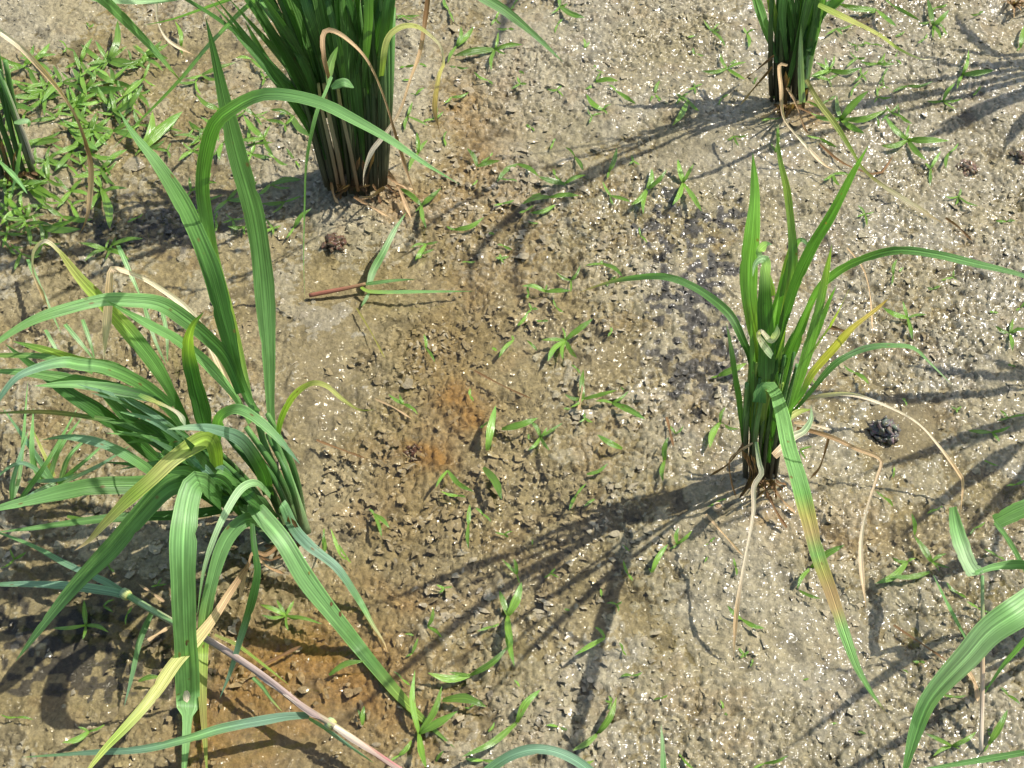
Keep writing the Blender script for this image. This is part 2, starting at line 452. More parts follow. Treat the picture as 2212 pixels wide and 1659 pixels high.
# ---- loose mud flakes lying on the ground (stuff)
def make_flakes(n, seed, name='mud_flakes', label='loose tan flakes and crumbs of wet mud strewn over the paddy floor', crust=False):
    rs = np.random.RandomState(seed)
    x = rs.uniform(-0.40, 0.40, n * 3); y = rs.uniform(0.25, 0.93, n * 3)
    f = fields(x, y)
    uc, vc = project(x, y)
    den = sstep(-0.25, 0.25, fbm(x, y, 0.05, 201, 3) + 0.1) * (1 - 0.93 * f[3]) + 0.05
    if crust:                                # broken algae crust: only in drifts across the middle
        zone = np.clip(1.2 * blob(uc, vc, 1000, 1000, 260, 420) + 0.7 * blob(uc, vc, 1150, 1350, 400, 230) + 0.8 * blob(uc, vc, 1050, 480, 240, 200) + 0.6 * blob(uc, vc, 200, 720, 220, 150) + .12, 0, 1)
        den = zone * sstep(-0.10, 0.16, fbm(x, y, 0.032, 211, 4)) * (1 - .95 * f[3])
    keep = rs.rand(len(x)) < den
    x, y = x[keep][:n], y[keep][:n]
    f = fields(x, y)
    n = len(x)
    r = rs.lognormal(math.log(0.0020 if crust else 0.0015), 0.40, n)
    k = 7
    ang = np.linspace(0, 2 * np.pi, k, endpoint=False)[None] + rs.uniform(0, 6.28, (n, 1)) + rs.uniform(-.3, .3, (n, k))
    rad = r[:, None] * rs.uniform(0.35, 1.4, (n, k)); el = rs.uniform(0.35, 0.95, (n, 1))
    rot = rs.uniform(0, 6.28, (n, 1))
    lx = rad * np.cos(ang); ly = rad * np.sin(ang) * el
    px = lx * np.cos(rot) - ly * np.sin(rot); py = lx * np.sin(rot) + ly * np.cos(rot)
    ta = rs.uniform(0, 6.28, (n, 1)); ts = np.abs(rs.normal(0, 0.26 if crust else 0.17, (n, 1)))
    curl = -rs.uniform(0.0, 0.35, (n, 1)) * rad ** 2 / r[:, None]
    pz = (px * np.cos(ta) + py * np.sin(ta)) * ts + curl
    zc = f[0] - 0.0001
    if crust: zc = np.maximum(f[0], -0.002) + rs.uniform(0.0002, 0.0014, n)
    top = np.stack([x[:, None] + px, y[:, None] + py, zc[:, None] + pz + 0.0003], 2)
    cen = np.stack([x, y, zc + 0.0003], 1)[:, None]
    bot = np.stack([x[:, None] + px * .8, y[:, None] + py * .8, zc[:, None] + pz - (0.0001 if crust else 0.0007)], 2)
    v = np.concatenate([cen, top, bot], 1)                  # 15 per flake
    base = (np.arange(n) * 15)[:, None, None]
    i = np.arange(k); j = (i + 1) % k
    t1 = np.stack([np.zeros(k, int), 1 + i, 1 + j], 1)
    t2 = np.stack([1 + i, 8 + i, 8 + j], 1); t3 = np.stack([1 + i, 8 + j, 1 + j], 1)
    tri = np.concatenate([t1, t2, t3])[None] + base
    tri = tri.reshape(-1, 3).astype(np.int32)
    me = bpy.data.meshes.new(name)
    me.vertices.add(n * 15); me.vertices.foreach_set('co', v.reshape(-1).astype(np.float32))
    me.loops.add(tri.size); me.loops.foreach_set('vertex_index', tri.ravel())
    me.polygons.add(len(tri)); me.polygons.foreach_set('loop_start', (np.arange(len(tri)) * 3).astype(np.int32))
    me.polygons.foreach_set('use_smooth', np.zeros(len(tri), dtype=bool))
    me.update(calc_edges=True)
    c = mud_tint(x, y, f) * rs.uniform(0.85, 1.35, (n, 1))
    if crust: c = 0.45 * c + 0.55 * np.array([0.310, 0.258, 0.165]) * rs.uniform(0.7, 1.2, (n, 1))
    at = me.color_attributes.new('tint', 'FLOAT_COLOR', 'POINT')
    arr = np.ones((n * 15, 4), dtype=np.float32); arr[:, :3] = np.repeat(c, 15, 0)
    at.data.foreach_set('color', arr.ravel())
    me.materials.append(M_FLAKE)
    o = bpy.data.objects.new(name, me)
    col.objects.link(o)
    tag(o, label, 'mud crumbs', kind='stuff')


make_flakes(20000, 5)
make_flakes(9000, 6, 'crust_flakes', 'pale lifted flakes of algae crust drifting across the middle of the mud', True)

# ------------------------------------------------------------------ leaves
G = (0.118, 0.252, 0.064); GB = (0.175, 0.345, 0.118); GD = (0.050, 0.135, 0.028); GY = (0.25, 0.36, 0.06)
YE = (0.40, 0.41, 0.13); TAN = (0.54, 0.38, 0.22); PALE = (0.70, 0.60, 0.45); BR = (0.20, 0.115, 0.055); GP = (0.33, 0.47, 0.26)
OL = (0.27, 0.25, 0.07); BLU = (0.165, 0.290, 0.190); PUR = (0.30, 0.235, 0.20); RED = (0.26, 0.10, 0.06); WEED = (0.145, 0.265, 0.036)


def resample(P, n):
    """Catmull-Rom through P (k x d), n samples evenly along its length"""
    P = np.asarray(P, float)
    if len(P) == 2:
        dense = P[0] + (P[1] - P[0]) * np.linspace(0, 1, 60)[:, None]
    else:
        E = np.vstack([2 * P[0] - P[1], P, 2 * P[-1] - P[-2]])
        segs = []
        for i in range(len(P) - 1):
            p0, p1, p2, p3 = E[i:i + 4]
            t = np.linspace(0, 1, 24, endpoint=False)[:, None]
            segs.append(0.5 * (2 * p1 + (p2 - p0) * t + (2 * p0 - 5 * p1 + 4 * p2 - p3) * t ** 2 + (3 * p1 - p0 - 3 * p2 + p3) * t ** 3))
        dense = np.vstack(segs + [P[-1:]])
    s = np.concatenate([[0], np.cumsum(np.linalg.norm(np.diff(dense, axis=0), axis=1))])
    q = np.linspace(0, s[-1], n)
    return np.stack([np.interp(q, s, dense[:, k]) for k in range(dense.shape[1])], 1), s[-1]


def curve3d(pts, mode, d, baseY, n):
    """picture outline pts + heights (mode z, cm) or depths beyond the base (mode y, cm) -> n points in the world"""
    P2, _ = resample(pts, n)
    t = np.linspace(0, 1, n)
    d = np.asarray(d, float)
    val = np.interp(t, np.linspace(0, 1, len(d)), d)
    k = max(3, n // 6)
    if n > 8:
        pad = np.pad(val, k, mode='edge')
        val2 = np.convolve(pad, np.ones(2 * k + 1) / (2 * k + 1), 'valid')
        w = np.clip(np.minimum(t, 1 - t) * 8, 0, 1)
        val = val * (1 - w) + val2 * w
    out = []
    for (u, v), q in zip(P2, val):
        if mode == 'z':
            p = at_z(u, v, q * 0.01)
        else:
            p = at_y(u, v, baseY + q * 0.01)
        if p.z < 0.0012:
            p = at_z(u, v, 0.0012)
        out.append(p)
    return out


def profile(t, kind):
    if kind == 'rice':
        a = 0.42 + 0.58 * float(sstep(0, 0.38, t))
        b = 1.0 if t < 0.45 else max(0.0, 1 - ((t - 0.45) / 0.55) ** 1.9) ** 0.9
        return a * b
    if kind == 'cut':                       # leaf that runs out of the picture or is seen bent: no pointed tip here
        return 0.5 + 0.5 * float(sstep(0, 0.4, t))
    if kind == 'wide':                      # broad from its bend, long taper
        return (0.8 + 0.2 * float(sstep(0, 0.15, t))) * max(0.0, 1 - t ** 2.3) ** 0.85
    if kind == 'hang':                      # full width, then a narrow damaged end
        return (0.9 + 0.1 * float(sstep(0, 0.2, t))) * (1 - 0.6 * float(sstep(0.76, 0.80, t)) - 0.2 * float(sstep(0.8, 1, t)))
    if kind == 'strip':
        return (0.75 + 0.25 * math.sin(t * 9)) * (1 if t < 0.85 else max(0.05, (1 - t) / 0.15))
    if kind == 'weed':
        return max(0.0, math.sin(math.pi * min(1, 0.10 + 0.90 * t))) ** 0.75 if t < 1 else 0.0
    return 1.0


def ribbon(name, P, wid, cols, mat, parent, kind='rice', fold=0.18, twist=(0, 0), wave=0.0, across=5, face=None):
    n = len(P)
    verts, uvs, tint = [], [], []
    ph = rnd.uniform(0, 6.28); ph2 = rnd.uniform(0, 6.28)
    length = 0.0
    cols = np.asarray(cols, float)
    cs = np.linspace(0, 1, len(cols))
    jit = rnd.uniform(0.86, 1.14)
    uoff = rnd.uniform(0, 9)
    lastS = None
    for i in range(n):
        t = i / (n - 1)
        T = (P[min(i + 1, n - 1)] - P[max(i - 1, 0)])
        if T.length < 1e-9: T = Vector((0, 0, 1))
        T.normalize()
        V = ((CAM - P[i]).normalized() + Vector((0.15, 0, 0.45))) if face is None else Vector(face)
        S = T.cross(V)
        if S.length < 0.05 and lastS is not None: S = lastS
        S = S.normalized()
        if lastS is not None and S.dot(lastS) < 0: S = -S
        lastS = S
        Nn = S.cross(T).normalized()
        a = math.radians(twist[0] + (twist[1] - twist[0]) * t) + 0.10 * math.sin(ph + t * 5)
        S2 = S * math.cos(a) + Nn * math.sin(a)
        N2 = Nn * math.cos(a) - S2.cross(T) * 0
        N2 = S2.cross(T).normalized()
        w = wid * 0.5 * profile(t, kind)
        w *= 1 + 0.05 * math.sin(ph + t * 15) + 0.03 * math.sin(ph2 + t * 31)
        if i: length += (P[i] - P[i - 1]).length
        c = np.array([np.interp(t, cs, cols[:, k]) for k in range(3)]) * jit
        nl = 1 - (rnd.random() < .03) * rnd.uniform(.05, .22); nr = 1 - (rnd.random() < .03) * rnd.uniform(.05, .22)
        for j in range(across):
            s = -1 + 2 * j / (across - 1)
            dep = -fold * (1 - abs(s)) * w + wave * w * math.sin(ph + t * 22 + s * 2.2) * abs(s)
            p = P[i] + S2 * (s * w * ((nl if s < 0 else nr) if abs(s) == 1 and kind != 'weed' else 1)) + N2 * dep
            verts.append((p.x, p.y, p.z))
            uvs.append((j / (across - 1), length * 6.0 + uoff * 7.3))
            cc = c * (1.10 if j == across // 2 else 1.0)
            tint.append(cc)
    faces = []
    for i in range(n - 1):
        for j in range(across - 1):
            a = i * across + j
            faces.append((a, a + 1, a + across + 1, a + across))
    return mesh_obj(name, verts, faces, mat, parent, tint, uvs)


def tube(name, P, radii, cols, mat, parent, sides=7):
    n = len(P)
    verts, uvs, tint, faces = [], [], [], []
    cols = np.asarray(cols, float); cs = np.linspace(0, 1, len(cols))
    rr = np.interp(np.linspace(0, 1, n), np.linspace(0, 1, len(radii)), radii)
    L = 0
    for i in range(n):
        T = (P[min(i + 1, n - 1)] - P[max(i - 1, 0)]).normalized()
        S = T.cross(Vector((0.3, -0.6, 0.75))).normalized(); B = S.cross(T)
        if i: L += (P[i] - P[i - 1]).length
        c = [np.interp(i / (n - 1), cs, cols[:, k]) for k in range(3)]
        for j in range(sides):
            a = 2 * math.pi * j / sides
            p = P[i] + S * (math.cos(a) * rr[i]) + B * (math.sin(a) * rr[i])
            verts.append((p.x, p.y, p.z)); uvs.append((j / sides * 1.2, L * 6)); tint.append(c)
    for i in range(n - 1):
        for j in range(sides):
            k = (j + 1) % sides
            faces.append((i * sides + j, i * sides + k, (i + 1) * sides + k, (i + 1) * sides + j))
    faces.append(tuple(range(sides - 1, -1, -1))); faces.append(tuple((n - 1) * sides + j for j in range(sides)))
    return mesh_obj(name, verts, faces, mat, parent, tint, uvs)


def marks(plant, leaf, lst):
    """scars and eaten spots lying on a blade; children of that blade"""
    from mathutils.bvhtree import BVHTree
    off = plant.base
    vs = [v.co + off for v in leaf.data.vertices]
    bv = BVHTree.FromPolygons(vs, [tuple(f.vertices) for f in leaf.data.polygons])
    for u, v, w, h, c, nm in lst:
        P = []
        for k in (-.5, -.2, .2, .5):
            r = ray(u + 0.1 * k * h, v + k * h).normalized()
            hit = bv.ray_cast(CAM, r)
            if hit[0] is None: break
            P.append(hit[0] - r * 0.0004)
        if len(P) < 4: continue
        dep = (P[0] - CAM).dot(FW)
        o = ribbon(nm, P, w * dep / F, [c, c], M_DRY, plant.o, 'weed', 0.0, (0, 0), 0, 3)
        o.parent = leaf                        # the blade sits at its plant's origin, so coordinates are unchanged


def tall_blade(plant, dx, dy, h, w=0.009, c=None):
    """tall blade leaving the base, rising above the picture and curving over by (dx, dy)"""
    b = plant.base
    x0, y0 = rnd.uniform(-.008, .008), rnd.uniform(-.006, .006)
    ctl = [(x0, y0, 0.02), (x0 + dx * .1, y0 + dy * .05, h * .45), (x0 + dx * .4, y0 + dy * .3, h * .85), (x0 + dx * .8, y0 + dy * .75, h * 1.0), (x0 + dx * 1.1, y0 + dy * 1.15, h * .95)]
    P, _ = resample([(b.x + q[0], b.y + q[1], q[2]) for q in ctl], 26)
    return ribbon('leaf_blade', [Vector(q) for q in P], w, c or [GD, G, G, GB], M_LEAF, plant.o, 'rice', .15, (rnd.uniform(-30, 30), rnd.uniform(-30, 30)), .03, face=(0.35, -0.5, 0.8))


def ragged_base(plant, x0, x1, y, n, reach=45):
    """rotten sheaths, roots and straw splayed round the foot of a clump"""
    for k in range(n):
        x = rnd.uniform(x0, x1); a = rnd.uniform(-0.4, 3.5)
        L = reach * rnd.uniform(.4, 1.1); z0 = rnd.uniform(.8, 3.0)
        plant.dry(rnd.uniform(3.5, 9), rnd.choice([[BR, BR], [(0.10, 0.06, 0.03), BR], [BR, TAN], [(0.08, 0.05, 0.03), (0.12, 0.08, 0.04)]]),
                  [(x, y - 12), (x + math.cos(a) * L * .5, y - 4 + math.sin(a) * L * .28), (x + math.cos(a) * L, y + math.sin(a) * L * .6)], 'z', (z0, z0 * .5, .25))
    for k in range(n // 4):                  # torn sheath scraps standing against the stems
        x = rnd.uniform(x0, x1)
        plant.dry(rnd.uniform(5, 10), [(0.07, 0.05, 0.03), (0.13, 0.08, 0.04), BR], [(x, y + 2), (x + rnd.uniform(-8, 8), y - 30), (x + rnd.uniform(-22, 22), y - rnd.uniform(45, 85))], 'y', (-1.3, -1.6))


class Plant:
    def __init__(self, name, px, py, label, cat, group=None):
        p = at_z(px, py, 0)
        z = gz(p.x, p.y)
        self.base = Vector((p.x, p.y, z - 0.002))
        self.o = empty(name, self.base, label, cat, group)
        self.Y = p.y

    def leaf(self, w, cols, pts, mode='y', d=(0, 0), kind='rice', fold=0.18, twist=None, name='leaf_blade', mat=None, label=None, n=None, wave=0.03, across=5):
        n = n or max(14, min(48, 7 * len(pts)))
        P = curve3d(pts, mode, d, self.Y, n)
        dep = sum(((p - CAM).dot(FW)) for p in P) / n
        tw = twist if twist is not None else (rnd.uniform(-18, 18), rnd.uniform(-25, 25))
        o = ribbon(name, P, w * dep / F, cols, mat or M_LEAF, self.o, kind, fold, tw, wave, across)
        if label: o['label'] = label
        return o

    def dry(self, w, cols, pts, mode='z', d=(1, 1), label=None, twist=None, kind='strip'):
        return self.leaf(w, cols, pts, mode, d, kind, 0.5, twist or (rnd.uniform(-30, 0), rnd.uniform(0, 40)), 'dry_leaf', M_DRY, label, None, 0.15)

    def stem(self, r, cols, pts, mode='y', d=(0, 0), name='stem', label=None, mat=None):
        n = max(8, 4 * len(pts))
        P = curve3d(pts, mode, d, self.Y, n)
        dep = sum(((p - CAM).dot(FW)) for p in P) / n
        R = r * dep / F
        o = tube(name, P, (R * 0.95, R, R * 0.9, R * 0.75), cols, mat or M_STEM, self.o)
        if label: o['label'] = label
        return o


def D(c, *pts):
    return [Q(c, x, y) for x, y in pts]


RICE = 'rice clumps transplanted in the mud'
# ============================================================ P1: big leaning clump, lower left
p1 = Plant('rice_plant', 628, 1165, 'large rice clump leaning left with long drooping blue green leaves in the lower left', 'rice plant', RICE)
# culms and sheaths, leaning left from the base
for k in range(13):
    f = k / 12
    bx = 596 + 66 * f; by = 1188 - 34 * f + rnd.uniform(-8, 6)
    tx = 395 + 190 * f ** 1.3 + rnd.uniform(-16, 16); ty = 985 - 75 * f + rnd.uniform(-22, 26)
    mx_, my_ = (bx + tx) / 2 + 14 + rnd.uniform(-6, 6), (by + ty) / 2 - 8
    p1.stem(rnd.uniform(5.5, 8.5), [(0.10, 0.12, 0.05), GD, rnd.choice([GD, G])], [(bx, by), (mx_, my_), (tx, ty)], 'y', (rnd.uniform(-1.5, 1.5), rnd.uniform(-1, 2.5), rnd.uniform(0, 3)))
p1.stem(10, [(0.16, 0.2, 0.09), GB, G], [(664, 1150), (640, 1080), (612, 1000), (590, 935)], 'y', (0, 1, 1.5))
p1.stem(9, [(0.14, 0.19, 0.08), G, G], [(655, 1152), (615, 1060), (575, 970), (552, 890)], 'y', (0, 1, 2))
p1.leaf(45, [GB, GB, G, G, GD], [(590, 935), (584, 875), (580, 755), (568, 590), (549, 464), (515, 343), (484, 213), (460, 103), (443, 34)], 'y', (1.5, 4, 6, 8), twist=(-5, 10), fold=.12)
p1.leaf(42, [G, GD, GD, G, G, GB], [(556, 892), (536, 860), (512, 800), (488, 703), (457, 583), (412, 474), (374, 405), (330, 340), (285, 285), (256, 237)], 'y', (2, 4, 6, 9), twist=(10, -10))
p1.leaf(31, [G, GY, G, GD, GB, GB, GB], [(545, 885), (515, 745), (490, 650), (460, 549), (442, 450), (437, 395), (446, 326), (464, 268), (498, 237), (549, 209), (601, 203), (687, 220), (752, 251), (838, 299), (924, 357), (993, 398)], 'y', (2, 5, 7, 5, 2, 0, -1), twist=(-10, 10))
p1.leaf(34, [GD, GD, G, G, GY, GY, YE, YE], [(410, 930), (391, 889), (343, 800), (285, 724), (223, 655), (172, 600), (130, 545), (108, 522)], 'y', (3, 4, 5, 6), label='leaf yellowing towards its tip')
p1.dry(9, [YE, PALE, PALE, TAN, TAN], [(132, 548), (110, 526), (92, 522), (72, 545), (72, 590), (88, 628), (106, 669)], 'y', (5.6, 6, 6, 6), label='curled dry leaf tip', twist=(-10, 20))
p1.dry(19, [TAN, PALE, PALE, TAN, PALE], [(505, 860), (464, 765), (412, 676), (343, 621), (292, 594), (244, 580), (237, 600), (233, 669), (223, 786)], 'y', (3, 5, 6, 4, 3), label='dry folded straw coloured leaf', twist=(0, 12))
p1.leaf(36, [GD, G, GB, GB, G, GB], [(520, 850), (491, 779), (457, 738), (395, 686), (343, 655), (275, 648), (223, 648), (137, 669), (69, 693), (0, 735), (-60, 790)], 'y', (2, 4, 3, 1, -2), kind='wide', twist=(50, -20))
p1.leaf(26, [G, GB, G, GB, G], [(540, 915), (515, 868), (481, 823), (433, 772), (378, 731), (326, 703), (275, 675), (227, 648)], 'y', (2, 3, 3, 2))
p1.leaf(39, [GD, GD, GD, GY, GD], [(446, 930), (433, 875), (419, 823), (406, 755), (414, 708), (440, 674)], 'y', (1, 1, 0), kind='wide', twist=(0, 15), label='short dark upright leaf')
p1.leaf(31, [GD, GD, G, GY, G], [(400, 930), (343, 861), (292, 823), (240, 797), (172, 783), (103, 758), (27, 737)], 'y', (1, 2, 2, 1))
p1.leaf(30, [GD, G, GB, BLU, BLU], [(372, 880), (300, 826), (230, 795), (172, 787), (137, 782), (86, 793), (34, 817), (-5, 866), (-30, 910)], 'y', (1, 1, 0, -1, -3), kind='wide')
p1.leaf(14, [G, G, GY], [(200, 806), (144, 782), (86, 769), (0, 768), (-60, 775)], 'y', (1, 1, 1))
p1.leaf(26, [GD, GD, G, GB], [(392, 925), (343, 868), (275, 844), (172, 823), (69, 806), (0, 802), (-50, 800)], 'y', (1, 0, 0))
p1.leaf(24, [GD, GD, GB, GB], [(380, 900), (343, 868), (292, 851), (223, 837), (155, 830), (72, 834)], 'y', (0, 0, -1))
p1.leaf(33, [GD, GD, GD, GD], [(430, 1062), (361, 1012), (326, 982), (275, 937), (206, 885), (151, 851), (70, 790), (10, 742)], 'y', (1, 1, 2))
p1.leaf(33, [GD, GD, GD, G], [(450, 1040), (395, 995), (343, 954), (275, 903), (223, 848), (180, 810)], 'y', (0, 1, 2))
p1.leaf(27, [GD, GD, GD, G], [(470, 1020), (410, 960), (360, 915), (300, 880), (240, 850), (190, 838)], 'y', (2, 2, 3))
p1.leaf(12, [GD, G, OL, G], [(370, 962), (258, 915), (206, 903), (103, 890), (0, 892), (-40, 897)], 'y', (0, 1, 1))
p1.leaf(22, [GD, GB, BLU, GB], [(400, 1060), (337, 1026), (309, 1006), (258, 975), (206, 954), (144, 944), (90, 950)], 'y', (-1, -1, -1))
p1.leaf(32, [GD, GD, BLU, BLU, GP], [(580, 1070), (563, 1012), (525, 954), (481, 932), (429, 923), (361, 927)], 'y', (0, -1, -3, -4), kind='wide', twist=(40, -10))
p1.leaf(12, [G, YE, PALE, GP], [(300, 852), (364, 880), (390, 898), (402, 925)], 'y', (-1, -2, -3), kind='strip')
p1.leaf(28, [GD, GB, GB, BLU], [(467, 950), (474, 905), (495, 887), (520, 885), (556, 906), (601, 947), (649, 1003)], 'y', (0, -2, -3, -4), kind='wide', twist=(30, -10))
p1.leaf(15, [GD, GY, YE, YE, OL], [(599, 950), (608, 903), (635, 854), (673, 828), (706, 834), (738, 861), (776, 885), (811, 885)], 'y', (1, 1, 0, -2), kind='wide', twist=(40, -30), label='short yellowing twisted leaf')
p1.leaf(38, [GY, GY, YE, GY, YE, TAN], [(470, 1010), (462, 962), (440, 950), (378, 988), (326, 1036), (275, 1081), (223, 1134), (192, 1168), (160, 1190)], 'y', (-1, -4, -6, -7), kind='wide', twist=(20, 10), label='yellow green drooping leaf with a dry tip')
p1.leaf(46, [GD, G, G, G, GB, GB], [(470, 1045), (400, 1040), (354, 1058), (292, 1124), (240, 1185), (172, 1254), (103, 1337), (33, 1429)], 'y', (-2, -4, -6, -8), kind='wide', twist=(10, -5))
hang = p1.leaf(52, [GD, GB, GB, GB, GB, GB, GB, G], [(480, 1082), (446, 1048), (428, 1040), (413, 1058), (401, 1110), (395, 1192), (398, 1330), (403, 1433), (406, 1510), (402, 1604), (394, 1700)], 'y', (-2, -7, -8.5, -9, -9.5, -9.5), kind='hang', twist=(12, -5), label='broad pale leaf hanging straight down with a pale scar', fold=.12, n=44)
marks(p1, hang, [(403, 1505, 17, 26, PALE, 'leaf_scar'), (403, 1391, 5, 10, BR, 'leaf_hole'), (388, 1415, 7, 13, OL, 'leaf_hole'), (393, 1432, 5, 8, BR, 'leaf_hole')])
p1.leaf(17, [GB, GP, GP, GB], [(585, 1072), (556, 1044), (525, 1052), (497, 1090), (464, 1158), (440, 1234), (426, 1330)], 'y', (-1, -4, -6, -7), kind='wide', twist=(0, 40))
p1.leaf(33, [GD, GB, GB, GY, OL, GY], [(590, 1150), (563, 1124), (530, 1124), (500, 1150), (477, 1192), (457, 1261), (443, 1330), (438, 1400), (437, 1484), (441, 1570), (448, 1680)], 'y', (-1, -4, -6, -8, -8), kind='wide', twist=(30, -10))
big = p1.leaf(44, [GD, GB, GB, GB, G, GY, G], [(590, 1130), (560, 1088), (545, 1085), (563, 1110), (611, 1168), (663, 1254), (735, 1347), (804, 1433), (872, 1512), (931, 1570), (983, 1616)], 'y', (0, -4, -6, -7, -7), kind='wide', twist=(20, -5), label='long broad leaf drooping to the lower right')
marks(p1, big, [(716, 1305, 6, 10, BR, 'leaf_hole'), (735, 1327, 7, 12, BR, 'leaf_hole'), (668, 1238, 4, 8, OL, 'leaf_hole')])
p1.leaf(25, [GB, BLU, BLU, GB, TAN], [(612, 1105), (611, 1089), (635, 1141), (670, 1180), (728, 1227), (773, 1292), (804, 1347), (828, 1385), (837, 1409)], 'y', (-1, -2, -4, -4), kind='wide', twist=(10, 20))
p1.leaf(44, [GD, G, G, GB, GB], [(440, 1062), (390, 1048), (299, 1048), (206, 1050), (137, 1062), (51, 1084), (-10, 1100), (-60, 1125)], 'y', (-2, -3, -4, -5), kind='wide', twist=(15, -15))
p1.leaf(24, [GD, GD, G, GB], [(480, 1100), (430, 1108), (367, 1113), (240, 1119), (155, 1129), (69, 1141), (-10, 1150)], 'y', (-1, -3, -4), kind='wide')
p1.leaf(22, [GD, GD, GD, BLU, BLU], [(545, 1130), (549, 1180), (556, 1237), (543, 1302), (519, 1381), (498, 1450), (474, 1510)], 'z', (8, 7.5, 5, 2, 0.5), kind='wide', twist=(50, 0))
p1.leaf(27, [BR, TAN, YE, YE, GY, YE], [(540, 1215), (495, 1282), (460, 1337), (420, 1387), (378, 1433), (326, 1508), (275, 1567), (223, 1622), (170, 1690)], 'z', (2.5, 4, 4.5, 5, 5), twist=(0, 10), label='long yellow leaf reaching down left', kind='rice')
p1.dry(9, [BR, TAN], [(600, 1180), (575, 1198), (548, 1192), (535, 1225), (515, 1300)], 'z', (3, 3, 1))
p1.dry(7, [BR, BR], [(612, 1195), (585, 1210), (560, 1202)], 'z', (2, 2))
p1.dry(8, [TAN, BR], [(545, 1195), (580, 1225), (618, 1240)], 'z', (2.5, .8))
for k in range(26):   # short inner leaves filling the crown
    x0 = rnd.uniform(450, 600); y0 = 1090 + (x0 - 480) * 0.35 + rnd.uniform(-50, 30)
    p1.leaf(rnd.uniform(16, 28), [GD, rnd.choice([GD, GD, G, BLU]), rnd.choice([GD, GB])], [(x0, y0), (x0 - rnd.uniform(40, 60), y0 - rnd.uniform(40, 60)), (x0 - rnd.uniform(90, 150), y0 - rnd.uniform(60, 120))], 'y', (0, rnd.uniform(-3, 2), rnd.uniform(-4, 3)))

for k in range(18):
    y0 = rnd.uniform(930, 1090); x0 = 380 + (y0 - 930) * .9 + rnd.uniform(-20, 30)
    L = rnd.uniform(90, 280); sl = rnd.uniform(.05, .75)
    p1.leaf(rnd.uniform(9, 19), [GD, rnd.choice([GD, GD, BLU, G]), rnd.choice([GD, GB, BLU])], [(x0, y0), (x0 - L * .5, y0 - L * sl * .5 - 14), (x0 - L, y0 - L * sl + rnd.uniform(-10, 25))], 'y', (0, rnd.uniform(-1, 2), rnd.uniform(-3, 3)), twist=(rnd.uniform(-50, 50), rnd.uniform(-40, 40)))
# ============================================================ P2: tall upright clump, top centre
p2 = Plant('rice_plant', 768, 400, 'tall dense upright rice clump with dark green stems at the top centre', 'rice plant', RICE)
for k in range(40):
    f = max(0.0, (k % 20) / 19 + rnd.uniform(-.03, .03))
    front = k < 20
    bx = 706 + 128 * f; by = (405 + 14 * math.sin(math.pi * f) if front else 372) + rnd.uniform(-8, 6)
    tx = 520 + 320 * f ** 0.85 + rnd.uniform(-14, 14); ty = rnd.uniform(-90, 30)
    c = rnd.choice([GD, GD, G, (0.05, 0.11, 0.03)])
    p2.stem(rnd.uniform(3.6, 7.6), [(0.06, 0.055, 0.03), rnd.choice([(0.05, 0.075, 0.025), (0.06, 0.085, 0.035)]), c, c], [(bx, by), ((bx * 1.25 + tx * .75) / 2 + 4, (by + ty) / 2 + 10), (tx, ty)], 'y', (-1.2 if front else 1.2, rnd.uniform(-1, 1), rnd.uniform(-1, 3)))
for k in range(5):
    f = rnd.uniform(.2, .9); bx = 706 + 128 * f
    p2.stem(rnd.uniform(3.5, 5.5), [BR, (0.22, 0.20, 0.11), OL], [(bx, 412), (bx - 16, 330), (bx - 36, 240), (bx - 45, 180)], 'y', (-1.6, -1.4, -1), label='withered pale sheath')
P2L = [((704, 345), (670, 223), (618, 172), (549, 103), (481, 48), (405, 0), (300, -60)), ((690, 250), (640, 150), (584, 69), (536, 0), (470, -90)),
       ((706, 330), (655, 235), (584, 144), (529, 45)), ((700, 240), (687, 179), (635, 96), (563, 0), (500, -120)), ((690, 260), (660, 165), (639, 69), (611, 0), (590, -110)),
       ((712, 200), (690, 100), (660, 0), (630, -150)), ((725, 190), (700, 60), (690, -40), (700, -200)), ((740, 190), (735, 60), (730, -40), (760, -230)),
       ((760, 200), (765, 60), (770, -60), (800, -260)), ((785, 190), (795, 60), (800, -60), (830, -230)), ((800, 190), (815, 60), (830, -60), (880, -200)),
       ((815, 180), (835, 60), (842, 0), (870, -130)), ((820, 330), (832, 240), (830, 103), (842, 0), (860, -60)), ((720, 160), (675, 50), (610, -40), (520, -160)),
       ((735, 150), (745, 20), (790, -110), (880, -230)), ((770, 160), (800, 10), (800, -90), (700, -240)), ((790, 150), (760, 20), (720, -80), (640, -200)),
       ((705, 300), (650, 190), (600, 90), (560, 30), (480, -60)), ((750, 250), (735, 130), (712, 20), (670, -110)), ((808, 270), (800, 150), (822, 20), (850, -90)),
       ((715, 250), (668, 120), (625, 10), (585, -120)), ((770, 260), (775, 130), (757, 10), (740, -150))]
for i, q in enumerate(P2L):
    p2.leaf(rnd.uniform(15, 27), rnd.choice([[GD, GD, G, GB], [GD, GD, G, G], [GD, GD, GD, G], [GD, GD, GD, GD], [GD, G, G, G]]), list(q), 'y', (rnd.uniform(-1, 1), rnd.uniform(-2, 2), rnd.uniform(-3, 5)), twist=(rnd.uniform(-40, 40), rnd.uniform(-30, 30)))  # mostly dark greens: the blades' shaded side is put into their colour
